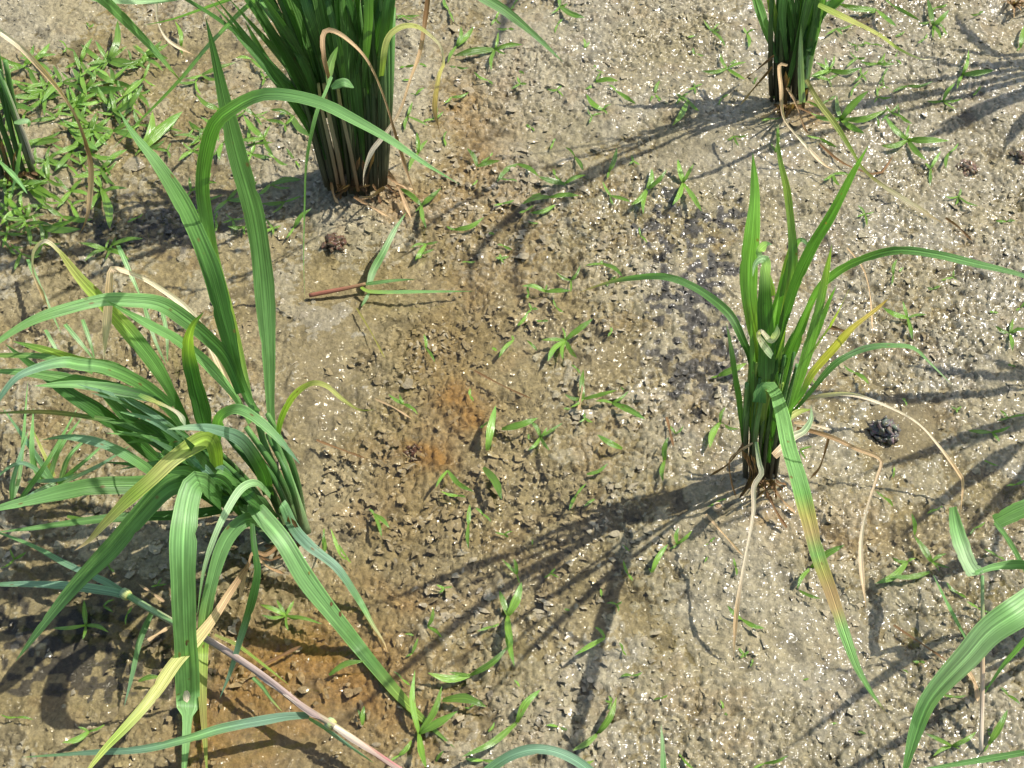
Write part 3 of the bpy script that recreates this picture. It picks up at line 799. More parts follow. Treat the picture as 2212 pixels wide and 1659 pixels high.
for k in range(12):   # narrow dark blades fanning out to the upper left
    f = rnd.random(); x0 = 690 + 25 * f; y0 = 330 - 120 * f
    x2 = 440 + 190 * f + rnd.uniform(-40, 40); y2 = rnd.uniform(-20, 60) - 60 * f
    p2.leaf(rnd.uniform(11, 19), rnd.choice([[GD, GD, GD, G], [GD, GD, G]]), [(x0, y0), ((x0 + x2) / 2 + 22, (y0 + y2) / 2 + 8), (x2, y2)], 'y', (0, rnd.uniform(-2, 2), rnd.uniform(-3, 4)), twist=(rnd.uniform(-50, 50), rnd.uniform(-30, 30)))
p2.dry(10, [BR, TAN, TAN, BR, TAN], [(711, 170), (699, 120), (698, 75), (715, 65), (752, 86), (794, 131), (828, 206), (855, 292), (879, 371), (901, 430)], 'z', (14, 18, 13, 6, .6), label='thin dry leaf bent over the right side')
p2.leaf(13, [GY, YE, YE, PALE, TAN, BR], [(824, 165), (835, 89), (862, 60), (896, 56), (924, 72), (951, 100), (958, 137), (948, 165), (939, 234), (951, 290)], 'z', (13, 17, 15, 7, .8), kind='strip', label='yellow and straw coloured drooping leaf', mat=M_DRY)
p2.dry(11, [BR, BR, TAN, TAN, PALE, PALE], [(930, -60), (924, 0), (917, 52), (907, 113), (886, 172), (866, 234), (838, 282), (804, 326), (787, 371), (785, 402)], 'y', (5, 3, 0, -2, -3), label='dry pinkish brown leaf crossing the stems')
p2.leaf(17, [GP, GP, GB], [(709, 182), (714, 140), (730, 100)], 'y', (-3, -3), kind='weed')
p2.leaf(20, [GB, GB], [(716, 190), (742, 178), (765, 190)], 'y', (-3, -3), kind='weed', label='short oval leaf on the stems')
p2.leaf(10, [GB, G, GB], [(716, 165), (703, 199), (683, 247), (663, 343), (658, 446), (656, 566), (659, 655)], 'z', (15, 14, 8, 4, 1), kind='wide', twist=(40, 60), label='narrow leaf hanging straight down to the mud')
p2.leaf(27, [G, GB, G, GB], [(860, -60), (950, -60), (1054, 0), (1096, 27), (1147, 69), (1181, 100), (1217, 135)], 'y', (4, 3, 2, 0), kind='wide', label='leaf arching over to the right')
p2.leaf(11, [GB, BLU, GB, GB], [(560, -10), (520, 26), (488, 58), (446, 103), (395, 165), (343, 220), (292, 271), (240, 325)], 'z', (16, 11, 6, 1.5), kind='wide', twist=(40, 55))
p2.leaf(7, [G, GB, G], [(520, -10), (432, 21), (370, 42), (309, 55)], 'z', (12, 8, 5), kind='wide', twist=(40, 55))
for q in (((800, 345), (850, 385), (889, 474)), ((765, 425), (800, 445), (840, 468)), ((715, 395), (722, 425), (732, 440)), ((830, 405), (800, 425), (770, 428)), ((838, 380), (862, 398), (895, 410))):
    p2.dry(rnd.uniform(6, 10), [BR, TAN], list(q), 'z', (2, 1, .4))

for dx, dy, h in ((-.03, -.05, .33), (-.09, -.03, .32), (.04, -.06, .34), (-.12, .03, .30), (.0, .05, .36), (-.06, .0, .34)):
    tall_blade(p2, dx, dy, h, .011)
ragged_base(p2, 712, 838, 412, 18, 50)
# ============================================================ P3: upright clump, top right
p3 = Plant('rice_plant', 1700, 225, 'slim upright rice clump with almost black shaded base at the top right', 'rice plant', RICE)
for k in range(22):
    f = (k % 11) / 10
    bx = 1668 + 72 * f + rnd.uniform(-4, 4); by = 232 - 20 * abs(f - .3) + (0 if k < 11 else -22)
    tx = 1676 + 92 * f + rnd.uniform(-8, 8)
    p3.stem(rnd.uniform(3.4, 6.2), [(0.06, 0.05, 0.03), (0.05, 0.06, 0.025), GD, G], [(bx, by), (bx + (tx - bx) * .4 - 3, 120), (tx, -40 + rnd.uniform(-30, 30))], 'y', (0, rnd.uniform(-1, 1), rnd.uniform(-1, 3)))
for q, c in ((((1680, 135), (1655, 62), (1634, 0), (1590, -120)), [GD, GB, G, G]), (((1690, 120), (1672, 40), (1660, -30), (1640, -160)), [GD, GY, G]),
             (((1712, 110), (1708, 20), (1712, -60), (1750, -220)), [GD, GD, G]), (((1724, 120), (1745, 30), (1752, -60), (1790, -200)), [GD, GD, G]),
             (((1742, 190), (1755, 90), (1772, 10), (1800, -90)), [GP, G, G]), (((1746, 110), (1775, 27), (1810, 0), (1880, -90)), [GD, G, G]),
             (((1738, 150), (1742, 60), (1730, -30), (1690, -180)), [GD, GD, G]), (((1700, 130), (1690, 30), (1700, -70), (1690, -240)), [GD, GB, G]),
             (((1752, 120), (1768, 40), (1782, -40), (1840, -120)), [GD, GD, G]), (((1765, 60), (1770, -20), (1820, -120), (1900, -180)), [GD, G, G]),
             (((1718, 60), (1700, -40), (1650, -140), (1560, -200)), [GD, G, G])):
    p3.leaf(rnd.uniform(18, 23), c, list(q), 'y', (-.5, rnd.uniform(-1, 2), rnd.uniform(-3, 5)))
p3.leaf(16, [GP, GP, GP, G], [(1733, 222), (1730, 137), (1730, 48)], 'y', (-1.5, -2), kind='wide', label='pale green blade in front of the dark stems')
p3.leaf(13, [GY, YE, YE, GY, PALE], [(1768, 10), (1796, 24), (1847, 48), (1899, 75), (1943, 106), (1988, 127), (2018, 127)], 'z', (12, 11, 7, 4, 2), kind='wide', label='thin yellow leaf arching right')
p3.leaf(13, [OL, YE, GY, OL, PALE, TAN], [(1741, 172), (1768, 220), (1799, 261), (1830, 309), (1844, 332), (1864, 364), (1899, 395), (1950, 429), (2038, 483)], 'z', (5, 4, 2.5, 1, .4, .3), kind='strip', label='long leaf turning from yellow to straw, lying on the mud')
p3.dry(9, [TAN, TAN, PALE, TAN], [(1700, 141), (1684, 142), (1687, 189), (1693, 254), (1727, 299), (1779, 354), (1803, 367)], 'z', (6, 5, 2, .4))
p3.dry(6, [BR, BR], [(1672, 120), (1638, 148), (1607, 172)], 'z', (5, 4, .5))
p3.dry(6, [BR, BR, TAN], [(1668, 145), (1625, 195), (1598, 228)], 'z', (4, 2, .4))
p3.dry(7, [BR, TAN], [(1690, 225), (1665, 245), (1640, 255)], 'z', (1, .4))
p3.dry(6, [TAN, BR], [(1700, 190), (1718, 220), (1740, 280), (1757, 290)], 'z', (3, 2, .4))

for dx, dy, h in ((-.02, -.09, .30), (.03, -.11, .31), (.07, -.05, .30), (-.06, -.07, .29), (-.03, .02, .30)):
    tall_blade(p3, dx, dy, h)
ragged_base(p3, 1672, 1735, 238, 14)
# ============================================================ P4: clump, right of centre
p4 = Plant('rice_plant', 1648, 1035, 'young rice clump with upright bright green leaves right of centre', 'rice plant', RICE)
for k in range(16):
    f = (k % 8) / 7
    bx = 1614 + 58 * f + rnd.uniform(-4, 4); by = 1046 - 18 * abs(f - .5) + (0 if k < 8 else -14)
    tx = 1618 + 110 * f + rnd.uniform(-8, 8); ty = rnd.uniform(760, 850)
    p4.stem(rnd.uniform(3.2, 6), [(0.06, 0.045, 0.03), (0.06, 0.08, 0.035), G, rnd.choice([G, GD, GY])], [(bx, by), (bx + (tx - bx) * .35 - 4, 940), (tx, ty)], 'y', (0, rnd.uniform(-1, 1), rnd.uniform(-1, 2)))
p4.leaf(37, [G, GY, G, G, GB, G], [(1652, 850), (1640, 760), (1628, 697), (1618, 635), (1618, 566), (1624, 510), (1630, 440), (1630, 395), (1626, 330)], 'y', (0, -1, -2), twist=(15, 25))
p4.leaf(24, [G, GY, G, GY, G], [(1672, 830), (1690, 710), (1706, 635), (1713, 566), (1710, 498), (1700, 412), (1684, 340), (1676, 268)], 'y', (0, -2, -6))
p4.leaf(26, [GD, GD, GD, G], [(1662, 800), (1700, 669), (1720, 607), (1755, 532), (1796, 464), (1840, 378), (1876, 314)], 'y', (0, -3, -8), twist=(30, 30))
p4.leaf(40, [G, GD, GD, GD, GP, GP], [(1655, 830), (1655, 738), (1652, 660), (1652, 600), (1655, 562), (1640, 562), (1630, 575), (1626, 598)], 'y', (-.5, -1, -2.5), kind='wide', twist=(0, 30), label='blade with its pale tip folded over')
p4.leaf(20, [GY, GP, GP], [(1668, 640), (1650, 570), (1640, 545), (1655, 528), (1668, 528)], 'y', (-1, -1, -2), kind='strip')
p4.leaf(19, [GD, G, GB, GP], [(1690, 640), (1708, 560), (1725, 520), (1742, 525), (1750, 552)], 'y', (-1, -2, -2.5), kind='wide')
p4.leaf(30, [G, GY, GY, G], [(1668, 830), (1680, 720), (1690, 640), (1705, 560), (1716, 500)], 'y', (1, 1, 2))
p4.leaf(28, [G, GD, G], [(1662, 860), (1672, 740), (1684, 650), (1700, 590), (1722, 540)], 'y', (.5, .5, 0), twist=(30, 20))
p4.leaf(20, [GD, G, G, G, GB, GB, GP], [(1690, 790), (1720, 724), (1761, 635), (1796, 597), (1847, 566), (1933, 541), (2019, 549), (2105, 569), (2212, 596), (2300, 640)], 'y', (0, -1, -3, -5, -6), twist=(30, -10), label='long leaf arching to the right edge')
p4.leaf(18, [GD, GD, G, GB, GB, TAN], [(1625, 870), (1621, 779), (1603, 731), (1579, 683), (1538, 645), (1487, 614), (1430, 597), (1353, 602), (1302, 614), (1250, 632)], 'z', (7, 11, 13, 11, 8, 5), twist=(20, 0), label='leaf arching left with a dry tip')
p4.leaf(15, [GD, G, G, GP], [(1605, 960), (1597, 865), (1590, 824), (1579, 751), (1569, 697)], 'y', (0, 0, -1))
p4.leaf(25, [GD, G, G, GY], [(1700, 920), (1710, 875), (1731, 806), (1755, 721), (1772, 652), (1786, 583), (1797, 527)], 'y', (0, -3, -7))
p4.leaf(16, [GD, GD, G], [(1715, 850), (1740, 780), (1762, 724), (1789, 655), (1807, 616)], 'y', (1, -2, -5))
p4.leaf(12, [GD, GY, YE], [(1720, 850), (1750, 770), (1789, 710), (1813, 669), (1835, 623)], 'y', (1, -3, -8))
p4.leaf(18, [G, GD, OL, OL, TAN, BR], [(1690, 905), (1727, 858), (1755, 806), (1796, 758), (1840, 710), (1892, 669), (1930, 636)], 'y', (-.5, -4, -9), label='yellow and orange tinged narrow leaf')
p4.leaf(15, [GD, G, GD, GB, GP], [(1700, 900), (1727, 875), (1755, 841), (1796, 793), (1830, 769), (1875, 751), (1926, 746), (1974, 752), (2010, 785), (2058, 832)], 'z', (4, 7, 8, 6, 3))
p4.leaf(24, [GD, G, GD, GY], [(1680, 880), (1700, 790), (1725, 720), (1750, 660), (1775, 620)], 'y', (.3, .5, 1))
p4.leaf(40, [GD, GB, GB, GB, GB, GB, GB, G, OL, (0.30, 0.23, 0.10), G, OL, (0.28, 0.19, 0.085), (0.30, 0.22, 0.09), G, G, G, G, G, TAN], [(1640, 870), (1645, 838), (1668, 838), (1689, 892), (1703, 961), (1724, 1030), (1746, 1118), (1768, 1203), (1796, 1282), (1823, 1364), (1851, 1440), (1882, 1495), (1918, 1545)], 'z', (9, 11, 14, 15, 15.5, 15, 14), kind='wide', twist=(15, -5), label='broad leaf drooping forward with brown blotches', fold=.13)
p4.leaf(20, [TAN, PALE, GP, GP], [(1672, 985), (1690, 968), (1713, 944), (1737, 930), (1752, 905), (1752, 876)], 'z', (6, 6, 6.5), kind='wide', label='small pale curled leaf')
p4.leaf(14, [GY, YE, GY], [(1690, 920), (1706, 902), (1727, 889), (1752, 884)], 'z', (5, 5, 5), kind='weed')
p4.leaf(18, [GP, PALE, GP], [(1668, 770), (1640, 730), (1645, 716), (1664, 735), (1676, 722), (1680, 700)], 'y', (-2, -3, -3), kind='strip', label='small curled leaf tip')
p4.dry(11, [GP, PALE, PALE, PALE, TAN, TAN], [(1634, 955), (1640, 1000), (1645, 1023), (1629, 1050), (1628, 1101), (1620, 1151), (1603, 1244), (1590, 1330), (1585, 1420)], 'z', (7, 5, 4, 3, .4), label='pale dry strip hanging down to the mud')
p4.dry(9, [BR, PALE, PALE, PALE, TAN, TAN], [(1710, 875), (1744, 861), (1813, 851), (1864, 858), (1933, 885), (1985, 916), (2029, 964), (2070, 1020), (2080, 1045), (2075, 1110)], 'z', (3, 6, 6, 4, 2, .4), label='thin straw coloured stalk arching right')
p4.dry(11, [BR, TAN, PALE, TAN], [(1720, 925), (1761, 933), (1810, 950), (1847, 968), (1902, 992), (1895, 1030), (1875, 1091), (1861, 1158), (1861, 1227), (1871, 1316)], 'z', (3, 4, 4, 2, .4), label='dry leaf bent downward to the right')
p4.dry(8, [TAN, PALE], [(1715, 912), (1750, 916), (1797, 928)], 'z', (4, 4))
p4.dry(6, [BR, BR], [(1792, 940), (1772, 1006), (1748, 1036)], 'z', (3, .4))
p4.dry(6, [TAN, BR, BR], [(1626, 957), (1598, 975), (1576, 995), (1580, 1040), (1593, 1083)], 'z', (5, 4, .4))
p4.dry(6, [BR, BR], [(1612, 950), (1575, 1000), (1530, 1030)], 'z', (4, .5))
p4.dry(8, [BR, TAN], [(1665, 1045), (1690, 1080), (1720, 1110)], 'z', (1, .4))
p4.dry(8, [BR, BR], [(1700, 1140), (1680, 1110), (1655, 1060)], 'z', (.5, 1.5))

for k in range(18):                          # thin inner blades
    x0 = 1622 + 50 * rnd.random()
    p4.leaf(rnd.uniform(10, 22), rnd.choice([[GD, G, G], [GD, GY, G], [GD, GD, GB]]), [(x0, 1000), (x0 + rnd.uniform(-4, 22), 860), (x0 + rnd.uniform(-20, 75), rnd.uniform(620, 760))], 'y', (rnd.uniform(-.5, .5), rnd.uniform(-1, 1), rnd.uniform(-2, 2)), twist=(rnd.uniform(-40, 40), rnd.uniform(-40, 40)))
ragged_base(p4, 1612, 1680, 1050, 18, 55)
ragged_base(p1, 590, 660, 1185, 10, 55)
# ============================================================ P5: clump cut by the left edge
p5 = Plant('rice_plant', 12, 385, 'rice clump cut off by the upper left edge', 'rice plant', RICE)
for k in range(21):
    f = (k % 7) / 6
    bx = -45 + 100 * f; by = 392 + rnd.uniform(-12, 10)
    tx = -110 + 130 * f + rnd.uniform(-15, 15)
    p5.stem(rnd.uniform(4, 7.5), [(0.07, 0.06, 0.035), GD, GD, G], [(bx + 20, by), (bx - 12, 290), (tx - 10, 140 + rnd.uniform(-60, 60))], 'y', (0, 0, rnd.uniform(-1, 2)))
p5.stem(5, [(0.32, 0.30, 0.22), (0.3, 0.3, 0.2), GB], [(72, 352), (55, 300), (30, 235), (-2, 150)], 'y', (-1, -1, 0), label='outer stem with a whitish base')
p5.stem(5, [(0.16, 0.17, 0.1), GD, GB], [(60, 345), (38, 270), (5, 180), (-30, 90)], 'y', (-1, -1, 0))
for k in range(9):
    x0 = rnd.uniform(-70, 10)
    p5.leaf(rnd.uniform(20, 28), [GD, G, G], [(x0, 200), (x0 - 30, 60), (x0 - rnd.uniform(20, 90), -100), (x0 - rnd.uniform(-160, 200), -230)], 'y', (0, rnd.uniform(-2, 2), rnd.uniform(-4, 5)))
ragged_base(p5, 0, 70, 385, 10, 50)
p5.dry(13, [PALE, PALE, TAN, TAN, BR, TAN, BR], [(-60, 20), (0, 69), (52, 110), (120, 185), (161, 247), (185, 309), (197, 371), (189, 464), (170, 510)], 'z', (17, 15, 10, 5, .5), label='long straw coloured leaf curving down to the mud')
p5.leaf(13, [GB, GP, GB], [(30, 265), (60, 262), (62, 275)], 'y', (-2, -2), kind='weed')
p5.leaf(12, [G, GB, GB], [(-10, 340), (35, 385), (60, 420)], 'z', (4, 3, 2))
p5.leaf(9, [GB, GB], [(45, 310), (38, 360), (25, 420)], 'z', (5, 2.5, 1))

# ============================================================ clumps mostly outside the frame, leaves or shadows reaching in
def rand_clump(px, py, label, n=26, hgt=0.34, seed=1, spread=0.55):
    r = random.Random(seed)
    p = Plant('rice_plant', px, py, label, 'rice plant', RICE)
    b = p.base
    for k in range(n):
        a = r.uniform(0, 6.28); sp = r.uniform(0.1, spread) ; q = b + Vector((math.cos(a), math.sin(a), 0)) * r.uniform(0, 0.016)
        h = hgt * r.uniform(0.35, 0.55)
        dirv = Vector((math.cos(a), math.sin(a), 0))
        top = q + dirv * (h * sp * 0.35) + Vector((0, 0, h))
        P = [q.lerp(top, i / 7) for i in range(8)]
        tube('stem', P, (0.0021, 0.002, 0.0016), [(0.10, 0.10, 0.05), GD, G], M_STEM, p.o, 6)
        L = hgt * r.uniform(0.5, 1.0)
        pts = []
        droop = r.uniform(0.2, 1.6)
        cur = top - (top - q).normalized() * h * .3; dd = (top - q).normalized()
        for i in range(18):
            pts.append(cur.copy())
            cur = cur + dd * (L / 17)
            dd = (dd + (dirv * 0.6 - Vector((0, 0, 1))) * (droop * 0.055)).normalized()
            if cur.z < 0.006: cur.z = 0.006
        c = r.choice([[GD, G, G, GB], [GD, GB, GB, GB], [GD, G, GY, GY]])
        ribbon('leaf_blade', pts, r.uniform(0.007, 0.011), c, M_LEAF, p.o, 'rice', 0.18, (r.uniform(-60, 60), r.uniform(-60, 60)), 0.03)
    return p


p6 = rand_clump(2570, 790, 'rice clump just outside the right edge whose shadow falls into the picture', 18, 0.25, 11)
p8 = rand_clump(2420, 120, 'rice clump beyond the upper right corner casting thin shadows', 20, 0.22, 12, .4)
p9 = rand_clump(1590, -330, 'rice clump beyond the top edge behind the slim upright clump', 24, 0.36, 13)
p10 = rand_clump(60, -260, 'rice clump beyond the upper left corner with one leaf hanging into view', 24, 0.32, 14)
p10.leaf(33, [G, GB, G, G, GB, GY], [(120, -90), (170, -45), (220, -5), (254, 27), (292, 65), (326, 100), (364, 144), (392, 177)], 'z', (22, 18, 13, 9), kind='wide')
p10.leaf(18, [GB, GP, GB], [(160, -20), (230, -2), (330, 2), (420, -6)], 'z', (17, 16, 15), kind='wide')
p10.dry(9, [TAN, PALE, PALE, TAN], [(330, -60), (337, 0), (338, 34), (350, 69), (371, 93), (417, 118)], 'z', (6, 4, 2, .4))
p7 = Plant('rice_plant', 2370, 1330, 'rice clump cut off by the lower right edge with a broad leaf sweeping into view', 'rice plant', RICE)
p7.leaf(58, [GB, GB, GP, GB, GP, GB, GB], [(2385, 1310), (2430, 1180), (2400, 1170), (2310, 1235), (2212, 1312), (2139, 1362), (2088, 1419), (2036, 1474), (2002, 1519), (1978, 1580), (1957, 1655), (1945, 1700)], 'z', (4, 20, 29, 29, 27, 25, 23), kind='rice', twist=(-15, -15))
p7.leaf(36, [G, GB, G, G], [(2340, 1080), (2270, 1075), (2212, 1098), (2149, 1128)], 'z', (5, 4.5, 4), kind='cut')
p7.leaf(13, [G, G, GD], [(2149, 1128), (2174, 1160), (2206, 1215), (2240, 1290)], 'z', (4, 3, 2), kind='wide')
p7.leaf(34, [G, GB, GP, GP], [(2058, 1095), (2066, 1140), (2078, 1180), (2092, 1215), (2108, 1240)], 'z', (5, 5, 6), kind='cut')
p7.leaf(20, [GB, G, G], [(2108, 1238), (2150, 1224), (2212, 1220), (2300, 1235)], 'z', (6, 6, 8), kind='cut')
p7.stem(5, [PALE, TAN, GB], [(2119, 1620), (2122, 1500), (2123, 1400), (2122, 1244)], 'z', (.2, 2, 4, 6), name='stalk', label='straw coloured upright stalk')
p7.leaf(8, [GB, GB], [(2095, 1395), (2055, 1320), (2015, 1240)], 'z', (3, 2, 1))
p7.leaf(12, [GB, GB, GB], [(2290, 1290), (2212, 1385), (2165, 1440), (2125, 1500)], 'z', (9, 5, 1))
p7.leaf(14, [GD, GB, GB], [(2330, 1600), (2240, 1620), (2110, 1643), (1960, 1668)], 'z', (5, 3, 1))
for k in range(16):
    a = rnd.uniform(0, 6.28)
    bx, by = 2370 + 30 * math.cos(a), 1335 + 18 * math.sin(a)
    tx, ty = bx + rnd.uniform(-30, 90), by - rnd.uniform(120, 200)
    p7.stem(rnd.uniform(6, 9), [(0.10, 0.10, 0.05), GD, G], [(bx, by), ((bx + tx) / 2, (by + ty) / 2), (tx, ty)], 'y', (0, rnd.uniform(-2, 2)))
    if k % 4 == 0:
        p7.leaf(rnd.uniform(24, 32), [GD, G, G], [(tx, ty + 20), (tx + rnd.uniform(0, 60), ty - 150), (tx + rnd.uniform(0, 260), ty - rnd.uniform(180, 330))], 'y', (0, rnd.uniform(-2, 2), rnd.uniform(-4, 6)))
p11 = Plant('rice_plant', 1330, 1850, 'rice clump below the bottom edge with one bluish leaf arching into view', 'rice plant', RICE)
p11.leaf(21, [GB, BLU, BLU, BLU, GB], [(1330, 1790), (1300, 1700), (1267, 1659), (1216, 1629), (1164, 1618), (1113, 1628), (1061, 1659), (1020, 1700)], 'z', (3, 8, 9, 9, 7), kind='cut')
p11.leaf(14, [G, GB, GP], [(1440, 1760), (1434, 1680), (1432, 1620), (1428, 1564)], 'z', (3, 4, 5))
for k in range(10):
    bx, by = 1330 + rnd.uniform(-30, 30), 1850 + rnd.uniform(-15, 15)
    p11.stem(7, [(0.10, 0.10, 0.05), GD, G], [(bx, by), (bx + rnd.uniform(-20, 20), 1800), (bx + rnd.uniform(-60, 60), 1735)], 'y', (0, -2, rnd.uniform(-6, -3)))

# ============================================================ fallen grass stem, lower left
fs = Plant('fallen_stem', 560, 1450, 'purplish jointed grass stem lying across the water at the lower left', 'grass stem')
SP = [(271, 1283), (343, 1326), (400, 1357), (460, 1388), (549, 1446), (600, 1484), (652, 1525), (714, 1563), (787, 1611), (848, 1652), (930, 1705)]
fs.stem(8.0, [GB, (0.30, 0.32, 0.18), PUR, PUR, (0.30, 0.22, 0.19), (0.36, 0.32, 0.17), (0.30, 0.12, 0.12), (0.38, 0.27, 0.2)], SP, 'z', (2.2, 2.4, 2.0, 1.6, 1.2))
fs.leaf(15, [PUR, PALE, PUR, (0.30, 0.22, 0.19)], [(549, 1448), (600, 1486), (652, 1527), (700, 1556)], 'z', (2.1, 2.0), kind='strip', name='sheath', mat=M_STEM, fold=-.5)
fs.leaf(14, [PALE, (0.42, 0.30, 0.24), PUR], [(722, 1570), (787, 1613), (848, 1654), (930, 1707)], 'z', (2.0, 1.7), kind='strip', name='sheath', mat=M_STEM, fold=-.5)
fs.leaf(11, [GP, GB, PUR], [(300, 1300), (350, 1330), (410, 1364), (460, 1390)], 'z', (2.8, 2.4), kind='strip', name='sheath', mat=M_STEM, fold=-.5)
for q in ((271, 1283), (714, 1563)):
    P = curve3d([(q[0] - 7, q[1] - 4), (q[0] + 7, q[1] + 5)], 'z', (2.2, 2.2) if q[0] < 400 else (1.6, 1.6), 0, 5)
    tube('stem_node', P, (0.0026, 0.0030, 0.0026), [GP, YE], M_STEM, fs.o, 8)
fs.leaf(21, [BLU, BLU, GB, BLU, BLU, GB], [(668, 1545), (625, 1547), (584, 1553), (481, 1573), (412, 1594), (309, 1618), (206, 1625), (103, 1632), (46, 1636)], 'z', (1.6, 2, 2, 1.4, .6), kind='wide')
fs.leaf(15, [BLU, BLU, GB, GB], [(268, 1280), (230, 1258), (192, 1240), (137, 1215), (79, 1183), (10, 1155), (-40, 1140)], 'z', (2.2, 2.5, 1.5), kind='wide')
fs.leaf(21, [BLU, BLU, BLU, GB], [(266, 1284), (230, 1276), (172, 1268), (86, 1262), (0, 1262), (-60, 1264)], 'z', (2.2, 3, 2), kind='wide')
fs.leaf(8, [YE, GY, GY], [(464, 1371), (510, 1392), (549, 1420), (590, 1452), (625, 1480)], 'z', (2, 1.6, 1), kind='wide')
fs.leaf(9, [GB, G, YE], [(546, 1464), (565, 1482), (584, 1508), (610, 1538)], 'z', (1.2, 1, .5), kind='wide')
fs.leaf(9, [GB, BLU, GB], [(668, 1552), (700, 1572), (760, 1615), (810, 1650)], 'z', (1.6, 1, .8), kind='wide')
fs.leaf(14, [G, GB, BLU], [(328, 1322), (302, 1385), (285, 1460), (268, 1527)], 'z', (1.5, 1.2, .4), kind='wide')

# ============================================================ thin grass tuft at the left edge
gt = Plant('grass_tuft', 118, 1035, 'tuft of thin pale sedge blades at the left edge beneath the big clump', 'grass')
for a, b, c in (((30, 1075), (45, 1006), (60, 824)), ((115, 1040), (62, 960), (5, 880)), ((108, 1030), (128, 970), (178, 900)), ((125, 1045), (190, 990), (235, 950)),
                ((128, 1046), (215, 1005), (285, 960)), ((60, 1040), (130, 1036), (170, 1020)), ((92, 1040), (70, 990), (72, 880)), ((115, 1040), (45, 1000), (-20, 1040)),
                ((130, 1038), (150, 985), (195, 940)), ((120, 1042), (70, 1068), (20, 1096)), ((40, 1085), (110, 985), (168, 880)), ((25, 1080), (30, 1030), (62, 930))):
    gt.leaf(rnd.uniform(8, 13), [rnd.choice([GB, G, GP]), rnd.choice([GB, BLU, G]), GB], [a, b, c], 'z', (.6, 3, rnd.uniform(1, 4)), kind='wide')
gt.leaf(9, [YE, YE, GY], [(118, 1030), (92, 975), (70, 925)], 'z', (.5, 2, 2), kind='wide', label='yellow blade')
tw = Plant('grass_tuft', 380, 790, 'thin pale grass blades lying behind the big clump left of centre', 'grass')
for a, b, c in (((255, 530), (290, 610), (310, 655)), ((310, 655), (335, 735), (360, 790)), ((140, 700), (190, 760), (205, 782)), ((178, 690), (195, 740), (206, 782)),
                ((60, 560), (100, 650), (132, 720)), ((98, 712), (125, 760), (145, 782)), ((350, 670), (360, 720), (362, 785))):
    tw.leaf(rnd.uniform(7, 11), [GB, GP, GB], [a, b, c], 'z', (1.5, 2, .6), kind='wide')

# ============================================================ red-based weed in the middle of the upper half
rw = Plant('red_stemmed_weed', 770, 620, 'weed with a reddish stem and narrow blades lying flat on the mud', 'weed')
rw.stem(5, [RED, RED, (0.25, 0.16, 0.07)], [(668, 638), (714, 629), (750, 622), (790, 613)], 'z', (.3, .5, .7))
rw.leaf(8, [G, GB, GD], [(787, 614), (850, 606), (900, 603)], 'z', (.7, .8, .4), kind='wide')
rw.leaf(9, [GY, GB, GB, GD], [(780, 620), (804, 630), (907, 630), (1025, 629)], 'z', (.6, .8, .4), kind='wide')
rw.leaf(17, [GP, GB, GP, GB], [(798, 612), (806, 585), (828, 545), (852, 498), (878, 458)], 'z', (.7, 2, 2.6), kind='wide')
rw.leaf(8, [GP, G], [(798, 630), (788, 650), (780, 662)], 'z', (.5, .3), kind='weed')

# ============================================================ weed seedlings
GRP = 'weed seedlings sprouting from the mud'


LAND = [((768, 400), 'the tall clump'), ((1700, 225), 'the slim upright clump'), ((1648, 1035), 'the young clump'), ((628, 1165), 'the big leaning clump'), ((12, 385), 'the left edge clump'),
        ((1912, 932), 'the dark pellet heap'), ((2092, 366), 'the crumbly brown clod'), ((2204, 346), 'the clod on the right edge'), ((770, 620), 'the red stemmed weed'), ((722, 530), 'the root matted clod'),
        ((892, 968), 'the rusty clod near the centre'), ((1480, 690), 'the blackened mud'), ((640, 1500), 'the orange puddle'), ((1548, 1106), 'the snail shell'), ((271, 1283), 'the left end of the fallen stem'),
        ((848, 1640), 'the lower end of the fallen stem'), ((2120, 1480), 'the straw stalk'), ((1950, 430), 'the fallen straw leaf'), ((2190, 10), 'the brown straw tuft'), ((235, 135), 'the tallest patch seedling'),
        ((305, 320), 'the broad shiny seedling'), ((148, 275), 'the glossy patch seedling'), ((220, 460), 'the long dark leaf seedling'), ((1070, 106), 'the spreading open ground seedling'), ((1210, 10), 'the top edge seedling'),
        ((1395, 408), 'the sunlit upright seedling'), ((1188, 425), 'the two leaved level seedling'), ((1220, 735), 'the star shaped seedling'), ((1260, 860), 'the dark green seedling'), ((1053, 970), 'the single broad pale leaf'),
        ((1165, 945), 'the centre right rosette'), ((1100, 1320), 'the four leaf seedling chain'), ((1115, 1560), 'the long diagonal seedling'), ((905, 1585), 'the largest bottom seedling'), ((1290, 1585), 'the seedling under the vertical shadow'),
        ((1960, 302), 'the largest glittering mud seedling'), ((1815, 258), 'the seedling beside the yellow leaf'), ((2015, 55), 'the top right corner seedling'), ((2010, 1212), 'the lower right rosette'), ((1600, 1338), 'the hanging dry strip'),
        ((1800, 1280), 'the brown blotched leaf'), ((1958, 690), 'the seedling under the yellow leaf'), ((2180, 720), 'the right edge seedling'), ((2030, 165), 'the shaded upper right seedling'), ((700, 740), 'the smooth grey mud')]
NUMW = {1: 'one', 2: 'two', 3: 'three', 4: 'four', 5: 'five', 6: 'six', 7: 'seven'}


